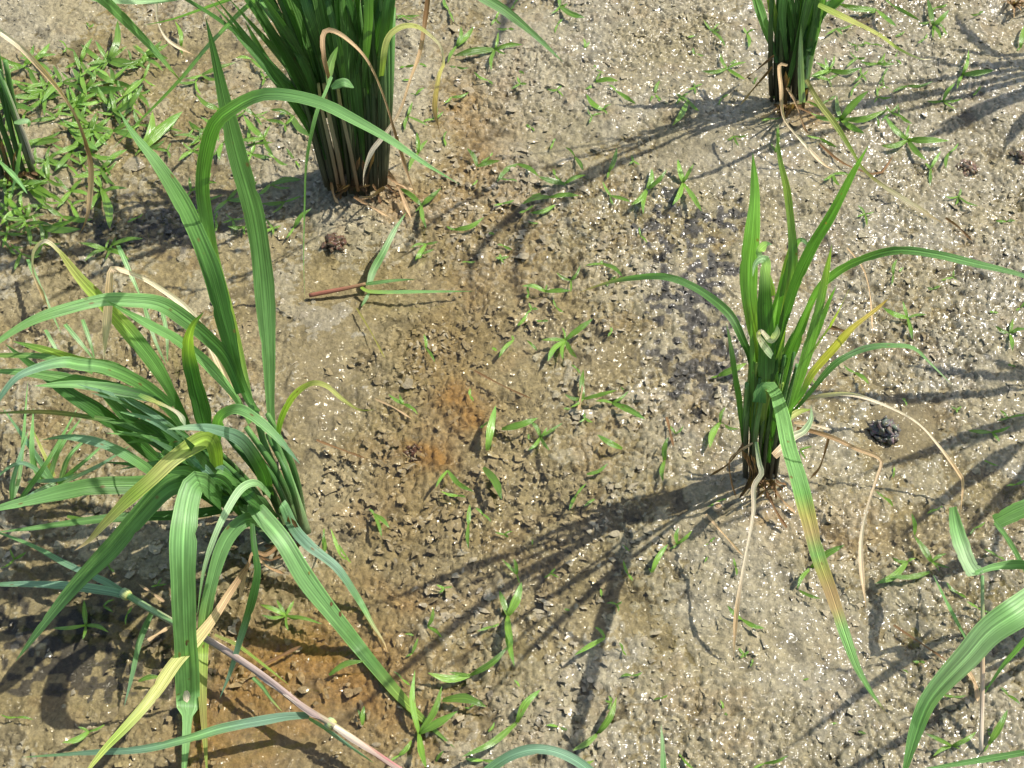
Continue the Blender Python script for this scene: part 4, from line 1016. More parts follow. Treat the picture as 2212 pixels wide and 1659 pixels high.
def auto_label(cen, tips):
    """says how the seedling looks and which find-able thing it stands by"""
    best = min(LAND, key=lambda q: math.hypot(q[0][0] - cen[0], q[0][1] - cen[1]))
    dx, dy = cen[0] - best[0][0], cen[1] - best[0][1]
    dist = math.hypot(dx, dy)
    ang = math.degrees(math.atan2(-dy, dx)) % 360
    word = ['right of', 'to the upper right of', 'above', 'to the upper left of', 'left of', 'to the lower left of', 'below', 'to the lower right of'][int((ang + 22.5) // 45) % 8]
    near = 'close ' if dist < 55 else ('' if dist < 120 else 'well ')
    size = max(math.hypot(a - cen[0], b - cen[1]) for a, b in tips)
    sz = 'tiny' if size < 22 else ('small' if size < 36 else 'larger')
    lab = '%s %s leaved seedling %s%s %s' % (sz, NUMW[len(tips)], near, word, best[1])
    return lab if len(lab.split()) <= 16 else lab.replace('to the ', '', 1)


def seedling(cen, tips, label, group=None, w=17, tint=WEED, hgt=0.9):
    if label is None:
        label = auto_label(cen, tips)
    p = Plant('weed_seedling', cen[0], cen[1], label, 'weed', group)
    r = rnd
    for tx, ty in tips:
        L = math.hypot(tx - cen[0], (ty - cen[1]) / .8)
        j = r.uniform(.8, 1.25)
        c0 = tuple(a * j for a in tint)
        c1 = tuple(a * j * b for a, b in zip(tint, r.choice([(1.25, 1.1, 1.0), (.75, .85, .9), (1.0, 1.0, 1.0), (.9, 1.0, 1.6)])))
        k = r.uniform(-.12, .12)
        mx_ = (cen[0] + tx) / 2 - (ty - cen[1]) * k; my_ = (cen[1] + ty) / 2 + (tx - cen[0]) * k
        h = min(1.6, hgt * L / 60) * r.uniform(.5, 1.3)
        zb = max(0.06, p.base.z * 100 + .2)
        ww = min(w, max(6, L * .20)) * .92 * r.uniform(.75, 1.15)
        p.leaf(ww, [c0, c0, c1], [cen, (mx_, my_), (tx, ty)], 'z', (zb + .05, zb + h * .8, zb + h * r.uniform(.2, 1.0)), kind='weed', name='leaf', mat=M_WEED, n=9, across=3, fold=.22,
               twist=(r.uniform(-25, 25), r.uniform(-45, 45)))
    return p


# every hand placed seedling: crop key, centre, leaf tips, label (None: one of the alike seedlings of its patch)
SEED = [
 ('C1', (645, 1440), [(620, 1040), (690, 1659), (790, 1140), (890, 1300)], 'largest weed seedling at the bottom, under the tip of the long drooping leaf', 20),
 ('C1', (790, 1230), [(1070, 1275)], 'single narrow seedling leaf pointing right beside the largest bottom seedling', 20),
 ('C1', (970, 1075), [(1210, 890), (830, 1055), (700, 1060)], 'two leaved seedling forming a wide angle above the bottom centre', 19),
 ('C1', (1260, 1375), [(1410, 1165), (910, 1590)], 'long two leaved seedling lying diagonally near the bottom centre', 22),
 ('C1', (1205, 700), [(1150, 540), (1290, 490), (1235, 890), (1245, 1020)], 'seedling chain of four leaves running down the shadow fingers', 20),
 ('C1', (1770, 1445), [(1890, 1210), (1610, 1550)], 'two leaved seedling at the foot of the longest vertical shadow', 18),
 ('C1', (1260, 440), [(1165, 345), (1280, 500), (1240, 340)], 'small seedling at the tip of a shadow finger', 15),
 ('C1', (955, 130), [(955, 280), (965, 0)], 'slim upright seedling below the centre', 14),
 ('C1', (190, 330), [(140, 250), (220, 370)], None, 12), ('C1', (1815, 840), [(1750, 770), (1620, 950)], 'small seedling across the dark shadow fork', 12),
 ('C1', (2110, 430), [(2212, 250), (2090, 400)], 'dark seedling leaf inside the shadow of the young clump', 20), ('C1', (700, 770), [(735, 650), (790, 840)], None, 13),
 ('C1', (600, 940), [(640, 840), (560, 960)], None, 13), ('C1', (45, 290), [(45, 170)], None, 11), ('C1', (360, 60), [(460, 150), (410, 205), (330, 30)], None, 11),
 ('C1', (80, 1075), [(310, 985)], 'single yellowish leaf lying over the orange puddle', 15), ('C1', (290, 1390), [(300, 1265), (260, 1290)], None, 10), ('C1', (1045, 60), [(1000, 20), (1100, 110)], None, 13),
 ('C1', (1960, 440), [(1930, 350), (1990, 480)], None, 10), ('C1', (2170, 1220), [(2120, 1230), (2212, 1200)], None, 10), ('C1', (1520, 1400), [(1440, 1390), (1590, 1420)], None, 11),
 ('C1', (1080, 1430), [(1120, 1370)], None, 10), ('C1', (520, 1580), [(600, 1480), (450, 1640)], None, 14), ('C1', (1050, 1610), [(930, 1600), (1180, 1650)], None, 12),
 ('C1', (1100, 770), [(1010, 800), (1150, 750)], None, 10), ('C1', (540, 1100), [(480, 1050), (590, 1140)], None, 12), ('C1', (750, 1620), [(800, 1550)], None, 10),
 ('C1', (1650, 1690), [(1750, 1610), (1720, 1670)], None, 12),
 ('C0', (1800, 700), [(1635, 630), (1850, 605), (1640, 695), (1910, 715), (2030, 755), (1815, 800), (1740, 600)], 'bright rosette seedling beside the orange puddle below the big clump', 14),
 ('C0', (540, 760), [(530, 600), (520, 850), (685, 805), (330, 780)], 'seedling in the shade left of the hanging leaf', 12),
 ('C0', (560, 1430), [(390, 1500), (490, 1400), (660, 1385)], 'bright seedling in the dark water at the lower left', 15), ('C0', (90, 345), [(0, 405), (165, 300), (60, 280)], 'small seedling at the left edge above the fallen stem', 14),
 ('C0', (800, 690), [(790, 760), (830, 640)], None, 10), ('C0', (420, 75), [(700, 65)], None, 13), ('C0', (870, 1112), [(1020, 1088)], None, 12), ('C0', (690, 400), [(660, 350), (720, 430)], None, 10),
 ('C0', (990, 510), [(950, 520), (1050, 500), (1020, 460)], None, 10), ('C0', (650, 640), [(715, 680), (720, 600)], None, 12), ('C0', (100, 1340), [(0, 1320), (210, 1355)], None, 14), ('C0', (2040, 200), [(2030, 340), (2040, 150)], None, 8),
 ('C0', (2140, 320), [(2080, 150), (2180, 350)], None, 10),
 ('B1', (1680, 960), [(1680, 775), (1890, 905), (1595, 1015), (1560, 930)], 'dark green seedling with spread leaves left of the young clump', 19),
 ('B1', (1860, 985), [(1965, 910), (1750, 975), (1950, 1045), (2070, 1090)], 'glossy seedling touching its dark neighbour left of the young clump', 19),
 ('B1', (1565, 590), [(1740, 455), (1415, 590), (1455, 725), (1640, 705), (1545, 510), (1550, 715)], 'star shaped seedling in the middle of the bare mud', 15),
 ('B1', (1410, 1200), [(1340, 1095), (1550, 1110), (1330, 1285), (1465, 1285), (1450, 1140)], 'seedling rosette below the centre right of the broad upright leaf', 16),
 ('B1', (1075, 1285), [(1128, 1000)], 'single broad pale seedling leaf standing near the centre', 21),
 ('B1', (1050, 1390), [(1165, 1595)], 'single green leaf lying just under the broad pale one', 17), ('B1', (825, 1410), [(990, 1545), (750, 1520)], 'narrow pale green leaf lying left of the green one', 12),
 ('B1', (1165, 1150), [(1395, 1080)], 'single curved leaf lying right of the broad pale one', 16), ('B1', (550, 995), [(450, 930), (640, 1060), (520, 930), (600, 1010)], 'small seedling beside the yellow twisted leaf tip', 14),
 ('B1', (1600, 215), [(1510, 165), (1660, 120), (1600, 290), (1640, 180)], 'small green seedling below the end of a long shadow', 15), ('B1', (1440, 285), [(1290, 250), (1450, 240), (1600, 280)], None, 11),
 ('B1', (1800, 110), [(1690, 122), (1925, 190), (1790, 90)], None, 13), ('B1', (1240, 590), [(1145, 705), (1230, 560)], None, 13), ('B1', (690, 640), [(745, 730), (675, 550)], None, 11),
 ('B1', (1510, 385), [(1490, 330), (1555, 415)], None, 12), ('B1', (1925, 1275), [(1765, 1185)], 'single leaf at the edge of the root shadow of the young clump', 17), ('B1', (1700, 1435), [(1835, 1365)], None, 11),
 ('B1', (1635, 1565), [(1700, 1490), (1590, 1660)], None, 13), ('B1', (660, 50), [(740, 20), (640, 80)], None, 12), ('B1', (1385, 655), [(1320, 590), (1350, 610)], None, 10), ('B1', (1265, 500), [(1335, 405)], None, 12),
 ('B1', (890, 1570), [(940, 1580), (780, 1540)], None, 12), ('B1', (1050, 1130), [(1030, 1140), (1080, 1100)], None, 9), ('B1', (2190, 1350), [(2212, 1200), (2180, 1480)], 'dark seedling in the shade at the foot of the young clump', 17),
 ('B1', (1420, 470), [(1380, 465), (1460, 470)], None, 9), ('B1', (1750, 1590), [(1680, 1640)], None, 8),
 ('A1', (1125, 310), [(865, 350), (1100, 445), (1295, 280), (1145, 200), (1190, 340)], 'spreading seedling in the open right of the tall clump', 16),
 ('A1', (880, 290), [(910, 165), (825, 400), (990, 165)], 'upright seedling next to the drooping straw leaf', 15), ('A1', (830, 60), [(800, -20), (865, 140), (810, 20)], None, 12),
 ('A1', (1530, 40), [(1475, 85), (1540, -60), (1690, 110), (1580, 20)], 'seedling at the top edge between the two upright clumps', 14), ('A1', (1470, 1240), [(1290, 1285), (1655, 1230)], 'two leaved seedling lying level left of a broad shadow', 14),
 ('A1', (1500, 1290), [(1340, 1340)], None, 13), ('A1', (2080, 1190), [(2205, 1065), (2055, 1345), (1975, 1290), (2110, 1060)], 'upright seedling in the sun right of the broad shadow', 16), ('A1', (1010, 1045), [(945, 930), (1155, 1010)], None, 12),
 ('A1', (1265, 1030), [(1135, 1145), (1400, 1110)], None, 11), ('A1', (1560, 1155), [(1395, 1110), (1695, 1100)], None, 12), ('A1', (870, 1445), [(1055, 1365), (815, 1420)], None, 12),
 ('A1', (660, 1290), [(785, 1180), (520, 1180), (690, 1435), (620, 1330)], 'seedling beside the dry roots of the tall clump', 15), ('A1', (640, 960), [(580, 1080), (700, 880), (630, 830)], None, 12),
 ('A1', (575, 730), [(605, 640), (555, 820), (700, 790)], None, 12), ('A1', (1755, 515), [(1690, 560), (1900, 510), (1790, 450)], None, 12), ('A1', (1800, 690), [(1695, 590), (1855, 655), (1830, 720)], None, 11),
 ('A1', (2130, 590), [(2165, 500), (2212, 650), (2100, 640)], None, 12), ('A1', (1890, 575), [(2010, 655), (1840, 530)], None, 12), ('A1', (735, 750), [(670, 765), (800, 700), (760, 670)], None, 11),
 ('A1', (1625, 985), [(1565, 925), (1680, 1075)], None, 11), ('A1', (1080, 505), [(990, 450), (1110, 530)], None, 10), ('A1', (690, 1535), [(765, 1520), (590, 1560), (620, 1640)], None, 13), ('A1', (880, 420), [(960, 425), (830, 415)], None, 11),
 ('A1', (1840, 1080), [(1890, 930), (1830, 1120)], 'dark seedling standing inside the broad shadow', 16), ('A1', (1850, 1230), [(1800, 1140), (1870, 1290), (1980, 1270)], None, 13), ('A1', (620, 600), [(680, 550), (590, 590)], None, 11),
 ('A1', (850, 610), [(800, 650), (960, 580)], None, 11), ('A1', (1500, 1100), [(1490, 1060), (1570, 1170)], None, 10), ('A1', (1240, 30), [(1220, 60), (1290, -20)], None, 10), ('A1', (1350, 800), [(1320, 780), (1370, 825)], None, 9),
 ('A1', (560, 100), [(500, 95), (650, 95)], None, 9), ('A1', (560, 420), [(520, 425), (620, 410)], None, 9), ('A1', (1690, 300), [(1680, 240), (1720, 260)], None, 9), ('A1', (1520, 150), [(1500, 210), (1550, 120)], None, 9),
 ('A2', (985, 440), [(960, 360), (1190, 425), (870, 480), (1020, 350), (900, 390)], 'leafy seedling right of the dark base of the slim clump', 14),
 ('A2', (1060, 750), [(1035, 600), (1235, 570), (1335, 695), (890, 735), (1210, 840)], 'large seedling beside the yellow leaf of the slim clump', 17),
 ('A2', (1480, 880), [(1335, 725), (1490, 780), (1310, 915), (1745, 885), (1600, 1010)], 'largest seedling on the glittering mud at the upper right', 19),
 ('A2', (1625, 1060), [(1690, 950), (1590, 1020), (1620, 1170)], 'upright seedling just below the largest glittering mud seedling', 14), ('A2', (70, 1150), [(35, 1000), (135, 1030), (185, 1330), (0, 1290)], 'bright seedling left of the blackened mud', 13),
 ('A2', (1212, 1345), [(1165, 1290), (1270, 1330), (1225, 1420), (1160, 1365)], 'tiny four pointed seedling on the glittering mud', 11), ('A2', (345, 430), [(300, 335), (465, 390), (180, 445), (460, 500)], 'seedling left of the slim upright clump', 13),
 ('A2', (470, 210), [(450, 170), (520, 185), (480, 300)], None, 11), ('A2', (245, 190), [(195, 120), (300, 190), (335, 295)], None, 13), ('A2', (1640, 160), [(1605, -10), (1690, 245), (1740, 60), (1640, 240)], 'tall seedling near the top right corner', 13),
 ('A2', (1825, 470), [(1865, 310), (1790, 560), (2030, 440)], 'dark seedling in the shadow at the upper right', 15), ('A2', (1700, 635), [(1600, 635), (1825, 620), (1780, 520), (1790, 690)], 'spread seedling where the upper right shadow ends', 13),
 ('A2', (1285, 60), [(1040, 25), (1410, 165), (1240, 80)], None, 13), ('A2', (1030, 180), [(960, 220), (1140, 150), (1070, 220)], None, 11), ('A2', (1010, 1095), [(950, 1135), (1115, 1100), (1055, 1170)], None, 11),
 ('A2', (1800, 1235), [(1715, 1235), (1925, 1295), (1815, 1185), (1780, 1290)], None, 11), ('A2', (2100, 1395), [(2030, 1390), (2160, 1390)], None, 9), ('A2', (100, 630), [(0, 790), (170, 700), (20, 590)], None, 13),
 ('A2', (390, 855), [(340, 880), (470, 850), (420, 920)], None, 10), ('A2', (620, 745), [(560, 760), (690, 735)], None, 12), ('A2', (650, 960), [(665, 780), (620, 900)], None, 10), ('A2', (930, 870), [(840, 850), (1040, 930)], None, 11),
 ('A2', (1290, 400), [(1180, 385), (1400, 400), (1340, 330)], None, 12), ('A2', (1480, 540), [(1380, 580), (1640, 510)], None, 11), ('A2', (860, 640), [(760, 660), (960, 690)], None, 14), ('A2', (1740, 960), [(1800, 900), (1720, 1060)], None, 13),
 ('A2', (1380, 30), [(1330, -20), (1560, 130)], None, 11), ('A2', (1920, 570), [(1890, 600), (1940, 540)], None, 9), ('A2', (2190, 300), [(2212, 160), (2170, 320)], 'dark seedling cut by the right edge near the top', 17), ('A2', (140, 340), [(130, 300), (200, 350)], None, 9),
 ('B2', (290, 815), [(470, 735), (240, 825)], 'broad seedling leaf left of the young clump stems', 22), ('B2', (1480, 450), [(1325, 385), (1450, 345), (1600, 430), (1510, 590)], 'seedling under the yellow leaf of the young clump', 15),
 ('B2', (2125, 550), [(2030, 500), (2230, 520), (2145, 455), (2140, 660)], 'seedling at the right edge below the long arching leaf', 16), ('B2', (300, 1110), [(335, 1010), (235, 1270), (420, 1150)], 'glossy seedling pressed against the young clump', 18),
 ('B2', (20, 1180), [(-30, 1120), (70, 1130)], None, 14), ('B2', (1150, 795), [(1075, 745), (1240, 875)], None, 10), ('B2', (1765, 195), [(1690, 215), (1800, 220), (1770, 150)], None, 9), ('B2', (1390, 180), [(1415, 80), (1380, 250)], None, 9),
 ('B2', (2010, 1170), [(1860, 1160), (2130, 1130), (2060, 1230)], 'seedling in the shade right of the black mud lump', 13), ('B2', (2110, 1080), [(2040, 1100), (2230, 1060), (2060, 1030)], None, 15), ('B2', (2160, 1500), [(2100, 1510), (2220, 1470)], None, 14),
 ('B2', (1990, 1360), [(1960, 1350), (2050, 1380)], None, 9), ('B2', (800, 1280), [(880, 1260), (840, 1340)], None, 15), ('B2', (1330, 1580), [(1280, 1540), (1390, 1640)], None, 9), ('B2', (1640, 270), [(1600, 260), (1690, 250)], None, 8), ('B2', (300, 1600), [(220, 1640), (340, 1590)], None, 14),
 ('B2', (2190, 390), [(2160, 400), (2230, 340)], None, 11),
 ('C2', (1525, 195), [(1505, 55)], 'short upright seedling leaf above the lower right rosette', 19), ('C2', (1630, 360), [(1520, 195), (1725, 310), (1745, 400), (1680, 420)], 'lower right rosette with a broad upright leaf', 20),
 ('C2', (1480, 360), [(1275, 500), (1380, 335), (1530, 340)], 'seedling left of the lower right rosette', 15), ('C2', (1620, 425), [(1375, 455)], None, 14), ('C2', (870, 400), [(785, 535), (1085, 255)], 'seedling passing under the brown blotched leaf', 15),
 ('C2', (795, 540), [(935, 595)], None, 12), ('C2', (440, 725), [(345, 635), (580, 780)], 'two leaved seedling beside the hanging dry strip', 13), ('C2', (400, 395), [(385, 335), (405, 450)], None, 10), ('C2', (235, 250), [(272, 205), (190, 285)], None, 11),
 ('C2', (30, 250), [(40, 145), (125, 165), (-20, 280)], 'dark seedling in the root shadow below the young clump', 18), ('C2', (580, 1630), [(730, 1580), (490, 1680)], 'seedling at the bottom edge under the brown blotched leaf', 13), ('C2', (60, 1590), [(140, 1670), (40, 1570)], None, 11),
 ('C2', (1760, 1520), [(1590, 1440), (1810, 1540), (1640, 1585), (1920, 1425)], 'seedling left of the straw stalk in the lower right corner', 13), ('C2', (1800, 560), [(1725, 490), (1850, 590)], None, 14), ('C2', (1770, 1210), [(1700, 1200), (1850, 1200)], None, 10),
 ('C2', (1990, 1510), [(2110, 1290), (1960, 1560)], 'dark upright leaf right of the straw stalk', 17), ('C2', (1555, 990), [(1510, 985), (1590, 1000)], None, 9), ('C2', (320, 1290), [(300, 1230), (350, 1330)], None, 9), ('C2', (1900, 150), [(1870, 190), (1970, 110)], None, 11),
 ('C2', (1920, 650), [(1850, 610), (2000, 680)], None, 15), ('C2', (2110, 1200), [(2060, 1150), (2190, 1260)], None, 14), ('C2', (1670, 30), [(1600, 60), (1700, 10)], None, 10), ('C2', (2050, 330), [(1960, 280), (2090, 350)], None, 13),
 ('A0', (680, 385), [(740, 125), (600, 255), (870, 425), (540, 410), (800, 290), (640, 445), (720, 300)], 'tallest seedling in the green patch at the upper left', 17),
 ('A0', (540, 560), [(455, 425), (790, 550), (420, 650), (600, 430)], None, 17), ('A0', (285, 570), [(250, 470), (280, 730), (140, 650), (390, 530), (90, 520)], None, 18), ('A0', (540, 650), [(570, 710), (530, 590)], None, 17),
 ('A0', (470, 660), [(420, 550), (560, 780), (560, 630)], None, 18), ('A0', (350, 740), [(400, 650), (190, 765), (270, 690)], None, 17), ('A0', (430, 800), [(370, 750), (620, 950), (560, 850)], 'glossy broad seedling under the straw leaf at the upper left', 24),
 ('A0', (890, 940), [(830, 790), (960, 700), (1150, 700), (1040, 880), (850, 980)], 'broad shiny seedling in the green patch left of the tall clump', 24), ('A0', (720, 720), [(600, 700), (800, 600), (900, 530), (690, 560)], None, 16),
 ('A0', (1260, 880), [(1090, 850), (1180, 920), (1250, 800)], None, 15), ('A0', (1380, 690), [(1230, 590), (1300, 640), (1480, 620)], None, 15), ('A0', (1660, 870), [(1530, 720), (1720, 980), (1500, 880), (1700, 790)], None, 16),
 ('A0', (1400, 900), [(1380, 1010), (1510, 850), (1340, 980)], None, 15), ('A0', (1270, 470), [(1160, 490), (1370, 500), (1490, 390)], None, 13), ('A0', (1580, 370), [(1480, 365), (1680, 440)], 'dark glossy seedling against the left stems of the tall clump', 14),
 ('A0', (640, 1180), [(600, 1090), (690, 1440), (560, 1040)], 'long dark leaf seedling at the edge of the upper left shadow', 22), ('A0', (520, 1030), [(500, 960), (560, 1090), (420, 980)], None, 16), ('A0', (660, 1040), [(700, 1110), (620, 960), (800, 940)], None, 16),
 ('A0', (300, 1010), [(400, 950), (240, 1050), (340, 980)], None, 16), ('A0', (330, 1100), [(250, 1060), (400, 1160)], None, 13), ('A0', (290, 1270), [(240, 1200), (380, 1270), (220, 1330)], None, 16), ('A0', (450, 1290), [(420, 1250), (510, 1390), (540, 1260)], None, 16),
 ('A0', (230, 1420), [(510, 1440), (130, 1460), (200, 1350)], None, 16), ('A0', (50, 1430), [(0, 1350), (130, 1450), (160, 1380)], None, 17), ('A0', (60, 1560), [(10, 1500), (150, 1560), (100, 1600)], None, 17), ('A0', (700, 1540), [(660, 1640), (730, 1490), (900, 1500)], 'seedling in the shade above the yellowing leaf', 14),
 ('A0', (1830, 720), [(1700, 690), (1750, 720), (1960, 860)], None, 14), ('A0', (1140, 290), [(1100, 130), (1150, 340)], None, 11), ('A0', (420, 300), [(370, 250), (470, 320), (390, 330)], None, 11), ('A0', (560, 170), [(540, 140), (590, 150)], None, 10),
 ('A0', (1430, 1260), [(1340, 1350), (1500, 1180), (1600, 1240)], None, 13), ('A0', (1790, 1270), [(1710, 1340), (1900, 1230), (1640, 1280)], None, 17), ('A0', (1700, 1160), [(1620, 1230), (1830, 1180), (1900, 1130)], None, 13), ('A0', (1850, 1430), [(1960, 1310), (1800, 1500)], None, 12),
 ('A0', (1200, 1200), [(1190, 1110), (1260, 1180), (1140, 1260)], None, 13), ('A0', (860, 1370), [(800, 1400), (900, 1340)], None, 12), ('A0', (1850, 1000), [(1800, 930), (1890, 1060)], None, 12), ('A0', (60, 480), [(50, 420), (80, 560)], None, 15),
]
PATCH = {
 'A0': ('small bright green seedling in the crowded weed patch at the upper left', 'seedlings of the upper left weed patch'),
 'A1': ('small green seedling scattered on the mud right of the tall clump', 'seedlings right of the tall clump'),
 'A2': ('small seedling scattered around the slim upright clump at the upper right', 'seedlings at the upper right'),
 'B0': ('small seedling half hidden behind the big leaning clump', 'seedlings behind the big clump'),
 'B1': ('tiny seedling on the crumbly mud in the middle of the paddy', 'seedlings in the middle of the paddy'),
 'B2': ('tiny seedling on the glittering mud around the young clump', 'seedlings around the young clump'),
 'C0': ('small seedling in the shaded water at the lower left', 'seedlings at the lower left'),
 'C1': ('small seedling on the crumbly mud at the bottom centre', 'seedlings at the bottom centre'),
 'C2': ('small seedling on the glittering mud at the lower right', 'seedlings at the lower right')}
JOBS = []
for crop, cen, tips, label, w in SEED:
    c = Q(crop, *cen)
    tp = [Q(crop, *t) for t in tips]
    JOBS.append((c, tp, label, None if label else PATCH[crop][1], w))


def scatter(crop, n, x0, x1, y0, y1, size, w):
    for _ in range(n):
        cx, cy = Q(crop, rnd.uniform(x0, x1), rnd.uniform(y0, y1))
        k = rnd.randint(2, 4) if crop == 'A0' else rnd.choice([1, 1, 2, 2, 3, 4]); a0 = rnd.uniform(0, 6.28)
        tips = []
        for j in range(k):
            a = a0 + 6.28 * j / k + rnd.uniform(-.5, .5); L = size * rnd.uniform(.55, 1.25)
            tips.append((cx + math.cos(a) * L, cy + math.sin(a) * L * .75))
        JOBS.append(((cx, cy), tips, None, PATCH[crop][1], w))


scatter('A0', 44, 20, 950, 330, 950, 58, 19)
scatter('A0', 32, 20, 680, 950, 1600, 56, 18)
scatter('A0', 18, 1050, 1850, 480, 1000, 36, 15)
scatter('A0', 9, 1200, 1900, 1120, 1500, 30, 13)
scatter('A2', 18, 850, 1500, 250, 800, 32, 12)
scatter('A2', 8, 0, 700, 20, 700, 20, 10)
scatter('A2', 6, 1100, 2100, 0, 300, 22, 10)
scatter('A1', 24, 520, 2100, 60, 1550, 22, 10)
scatter('B1', 14, 600, 2000, 60, 1500, 18, 9)
scatter('B2', 7, 800, 2150, 100, 1600, 16, 9)
scatter('C1', 14, 300, 2100, 60, 1500, 20, 10)
scatter('C2', 12, 200, 2100, 100, 1600, 18, 9)


def join_stuff(plants, name, label, cat, mat):
    V, FA, T, UVS = [], [], [], []
    for p in plants:
        for o in list(p.o.children):
            me = o.data; k = len(V); b = p.base
            V += [tuple(v.co + b) for v in me.vertices]
            FA += [tuple(i + k for i in f.vertices) for f in me.polygons]
            a = np.zeros(len(me.vertices) * 4, dtype=np.float32); me.color_attributes['tint'].data.foreach_get('color', a)
            T += list(a.reshape(-1, 4)[:, :3])
            q = np.zeros((len(me.vertices), 2), dtype=np.float32)
            for lp, uvd in zip(me.loops, me.uv_layers[0].data): q[lp.vertex_index] = uvd.uv
            UVS += list(q)
            bpy.data.objects.remove(o); bpy.data.meshes.remove(me)
        bpy.data.objects.remove(p.o)
    tag(mesh_obj(name, V, FA, mat, None, T, UVS), label, cat, kind='stuff')


JOBS.sort(key=lambda j: -(100000 if j[2] else 0) - sum(math.hypot(a - j[0][0], b - j[0][1]) for a, b in j[1]))
SMALL = []
for i, j in enumerate(JOBS):
    p = seedling(*j)
    if i >= 290:
        SMALL.append(p)
join_stuff(SMALL, 'tiny_seedlings', 'tiny green sprouts and leaf scraps dotted between the larger seedlings', 'weeds', M_WEED)


# ============================================================ lumps, shell and debris
def lump(name, px, py, rad, label, cat, color, seed, nb=9, rough=0.35, flat=0.7):
    """a clod: displaced ball with pellets pressed into one mesh"""
    import bmesh
    r = random.Random(seed)
    p = at_z(px, py, 0)
    z = gz(p.x, p.y)
    bm = bmesh.new()
    from mathutils import Euler, noise
    for k in range(nb):
        if k == 0: c, sz = Vector((0, 0, rad * .05)), Vector((rad * .62, rad * .55, rad * .5 * flat))
        else:
            a = r.uniform(0, 6.28); q = r.uniform(.1, .95) ** .8 * rad
            c = Vector((math.cos(a) * q, math.sin(a) * q, rad * flat * max(.05, (1 - q / rad)) * r.uniform(.6, 1.1)))
            b_ = rad * r.uniform(.10, .24); sz = Vector((b_ * r.uniform(1, 2.2), b_, b_ * r.uniform(.6, 1)))
        ret = bmesh.ops.create_icosphere(bm, subdivisions=2, radius=1)
        R = Euler((r.uniform(-.7, .7), r.uniform(-.7, .7), r.uniform(0, 6.28))).to_matrix()
        for v in ret['verts']:
            d = 1 + rough * noise.noise(v.co * 1.6 + Vector((k * 3.1, seed, 0))) + r.uniform(-.09, .09)
            v.co = R @ Vector((v.co.x * d * sz.x, v.co.y * d * sz.y, v.co.z * d * sz.z)) + c
    vs = [(v.co.x + p.x, v.co.y + p.y, v.co.z + z) for v in bm.verts]
    fs_ = [tuple(v.index for v in f.verts) for f in bm.faces]
    bm.free()
    tn = [tuple(a * r.uniform(.7, 1.3) for a in color) for _ in vs]
    o = mesh_obj(name, [(a[0] - p.x, a[1] - p.y, a[2] - z) for a in vs], fs_, M_FLAKE, None, tn)
    o.location = (p.x, p.y, z)
    return tag(o, label, cat)


lump('mud_lump', 1912, 932, 0.0085, 'dark grey pellet heap standing in the small puddle right of the young clump', 'mud lump', (0.15, 0.135, 0.11), 3, 60, .8, 1.5)
lump('mud_lump', 2204, 346, 0.0065, 'dark round clod cut by the right edge', 'mud lump', (0.10, 0.07, 0.04), 4, 16, .7, .8)
lump('mud_lump', 2092, 366, 0.0075, 'crumbly brown clod on the glittering mud at the upper right', 'mud lump', (0.16, 0.11, 0.07), 5, 40, .8, .45)
lump('mud_lump', 892, 968, 0.0055, 'rusty brown clod in the hollow near the centre', 'mud lump', (0.09, 0.045, 0.02), 6, 24, .8, .4)
lump('mud_lump', 722, 530, 0.0075, 'root matted dark clod left of the tall clump base', 'mud lump', (0.11, 0.065, 0.035), 8, 40, .8, .4)


def snail(px, py, rad, label):
    p = at_z(px, py, 0); z = gz(p.x, p.y) + rad * .6
    P, R = [], []
    for i in range(46):
        t = i / 45; a = t * 2 * math.pi * 2.4
        rr = rad * (1 - t) ** 1.1 * .62
        P.append(Vector((math.cos(a) * rr, math.sin(a) * rr, rad * .9 * t))); R.append(rad * .46 * (1 - t) ** .8 + rad * .03)
    o = tube('snail_shell', [q + Vector((p.x, p.y, z)) for q in P], R, [PALE, (0.4, 0.26, 0.14), TAN], M_DRY, None, 9)
    return tag(o, label, 'snail')


snail(1548, 1106, 0.0034, 'small pale coiled snail shell at the foot of the young clump')

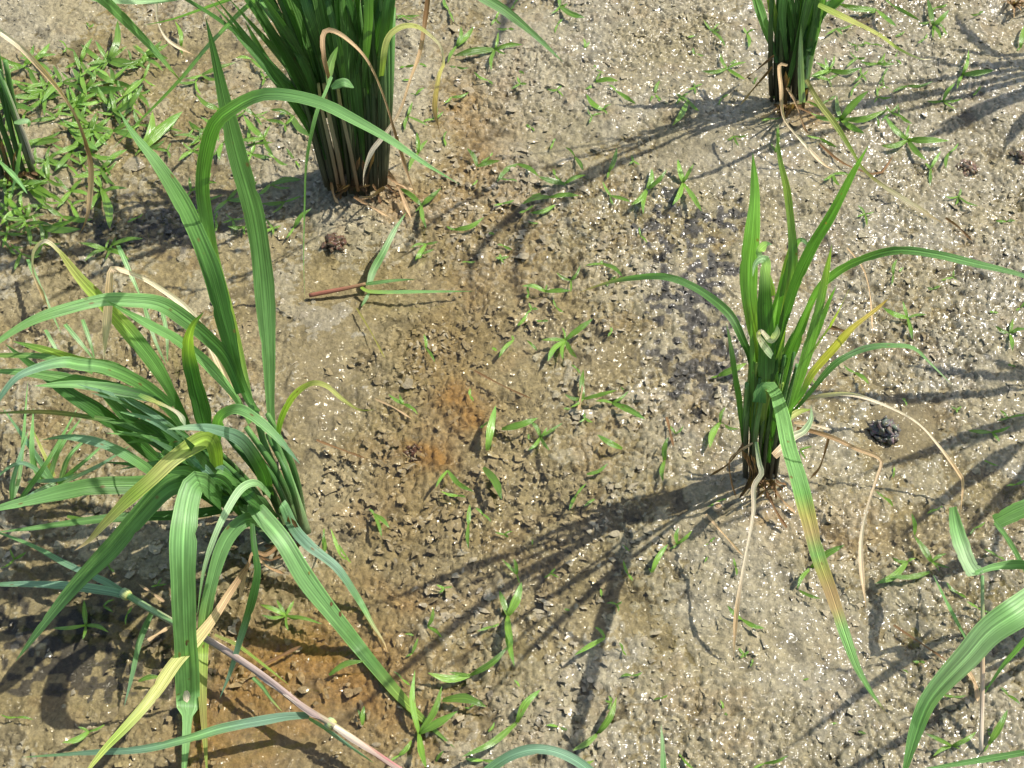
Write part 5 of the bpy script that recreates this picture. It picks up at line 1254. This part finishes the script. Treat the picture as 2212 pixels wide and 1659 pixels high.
st = Plant('straw_tuft', 2190, 10, 'brown tuft of old rice straw in the upper right corner', 'straw')
for k in range(14):
    a = rnd.uniform(0, 6.28); L = rnd.uniform(25, 60)
    st.leaf(rnd.uniform(5, 8), [BR, TAN], [(2190, 12), (2190 + math.cos(a) * L * .5, 8 + math.sin(a) * L * .3), (2190 + math.cos(a) * L, 12 + math.sin(a) * L * .5)], 'z', (.6, 1.2, .4), kind='strip', name='straw', mat=M_DRY, n=8, across=3)
STRAW = [([(810, 860), (850, 880), (890, 905)], 'pale straw bit lying beside the smooth grey mud', 5, TAN), ([(1024, 800), (1090, 835), (1150, 862)], 'thin brown straw lying across the orange stain', 5, BR),
         ([(683, 950), (730, 968), (790, 990)], 'dark straw lying right of the big clump', 6, BR), ([(1770, 310), (1810, 345), (1850, 365), (1900, 375), (1930, 335)], 'bent brown root lying below the slim clump', 6, BR),
         ([(2042, 470), (2070, 490), (2100, 520)], 'short brown straw on the glittering mud', 6, BR), ([(1525, 1110), (1560, 1150), (1605, 1200)], 'straw lying below the young clump roots', 6, TAN),
         ([(1830, 535), (1865, 580), (1880, 640), (1885, 720)], 'fine pale root fibre behind the young clump', 4, TAN), ([(1790, 706), (1815, 712), (1835, 722)], 'short dark chip right of the young clump', 10, BR),
         ([(1930, 1350), (1990, 1390), (2050, 1430)], 'narrow dark brown strip lying at the lower right', 6, BR), ([(2085, 1440), (2108, 1480), (2112, 1515)], 'tan leaf scrap at the foot of the straw stalk', 14, TAN),
         ([(770, 665), (800, 715), (832, 775)], 'thin green straw lying on the smooth grey mud', 5, OL), ([(1440, 900), (1448, 935), (1455, 965)], 'upright brown stub left of the young clump', 7, BR),
         ([(1250, 885), (1256, 850), (1262, 820)], 'tan stub beside the dark green seedling', 6, TAN), ([(310, 1390), (340, 1370), (370, 1352)], 'tan straw crossing under the hanging leaf', 9, TAN),
         ([(355, 1300), (330, 1282), (300, 1262)], 'pale straw lying above the fallen stem', 7, TAN), ([(560, 1440), (600, 1420), (650, 1395)], 'brown blade lying in the orange puddle', 9, BR)]
for q, lab, w, c in STRAW:
    s_ = Plant('straw_piece', q[1][0], q[1][1], lab, 'straw')
    s_.leaf(w, [c, c], q, 'z', (.35, .5, .35), kind='strip', name='straw', mat=M_DRY, n=10, across=3, fold=.5)
print('objects', len(bpy.data.objects))
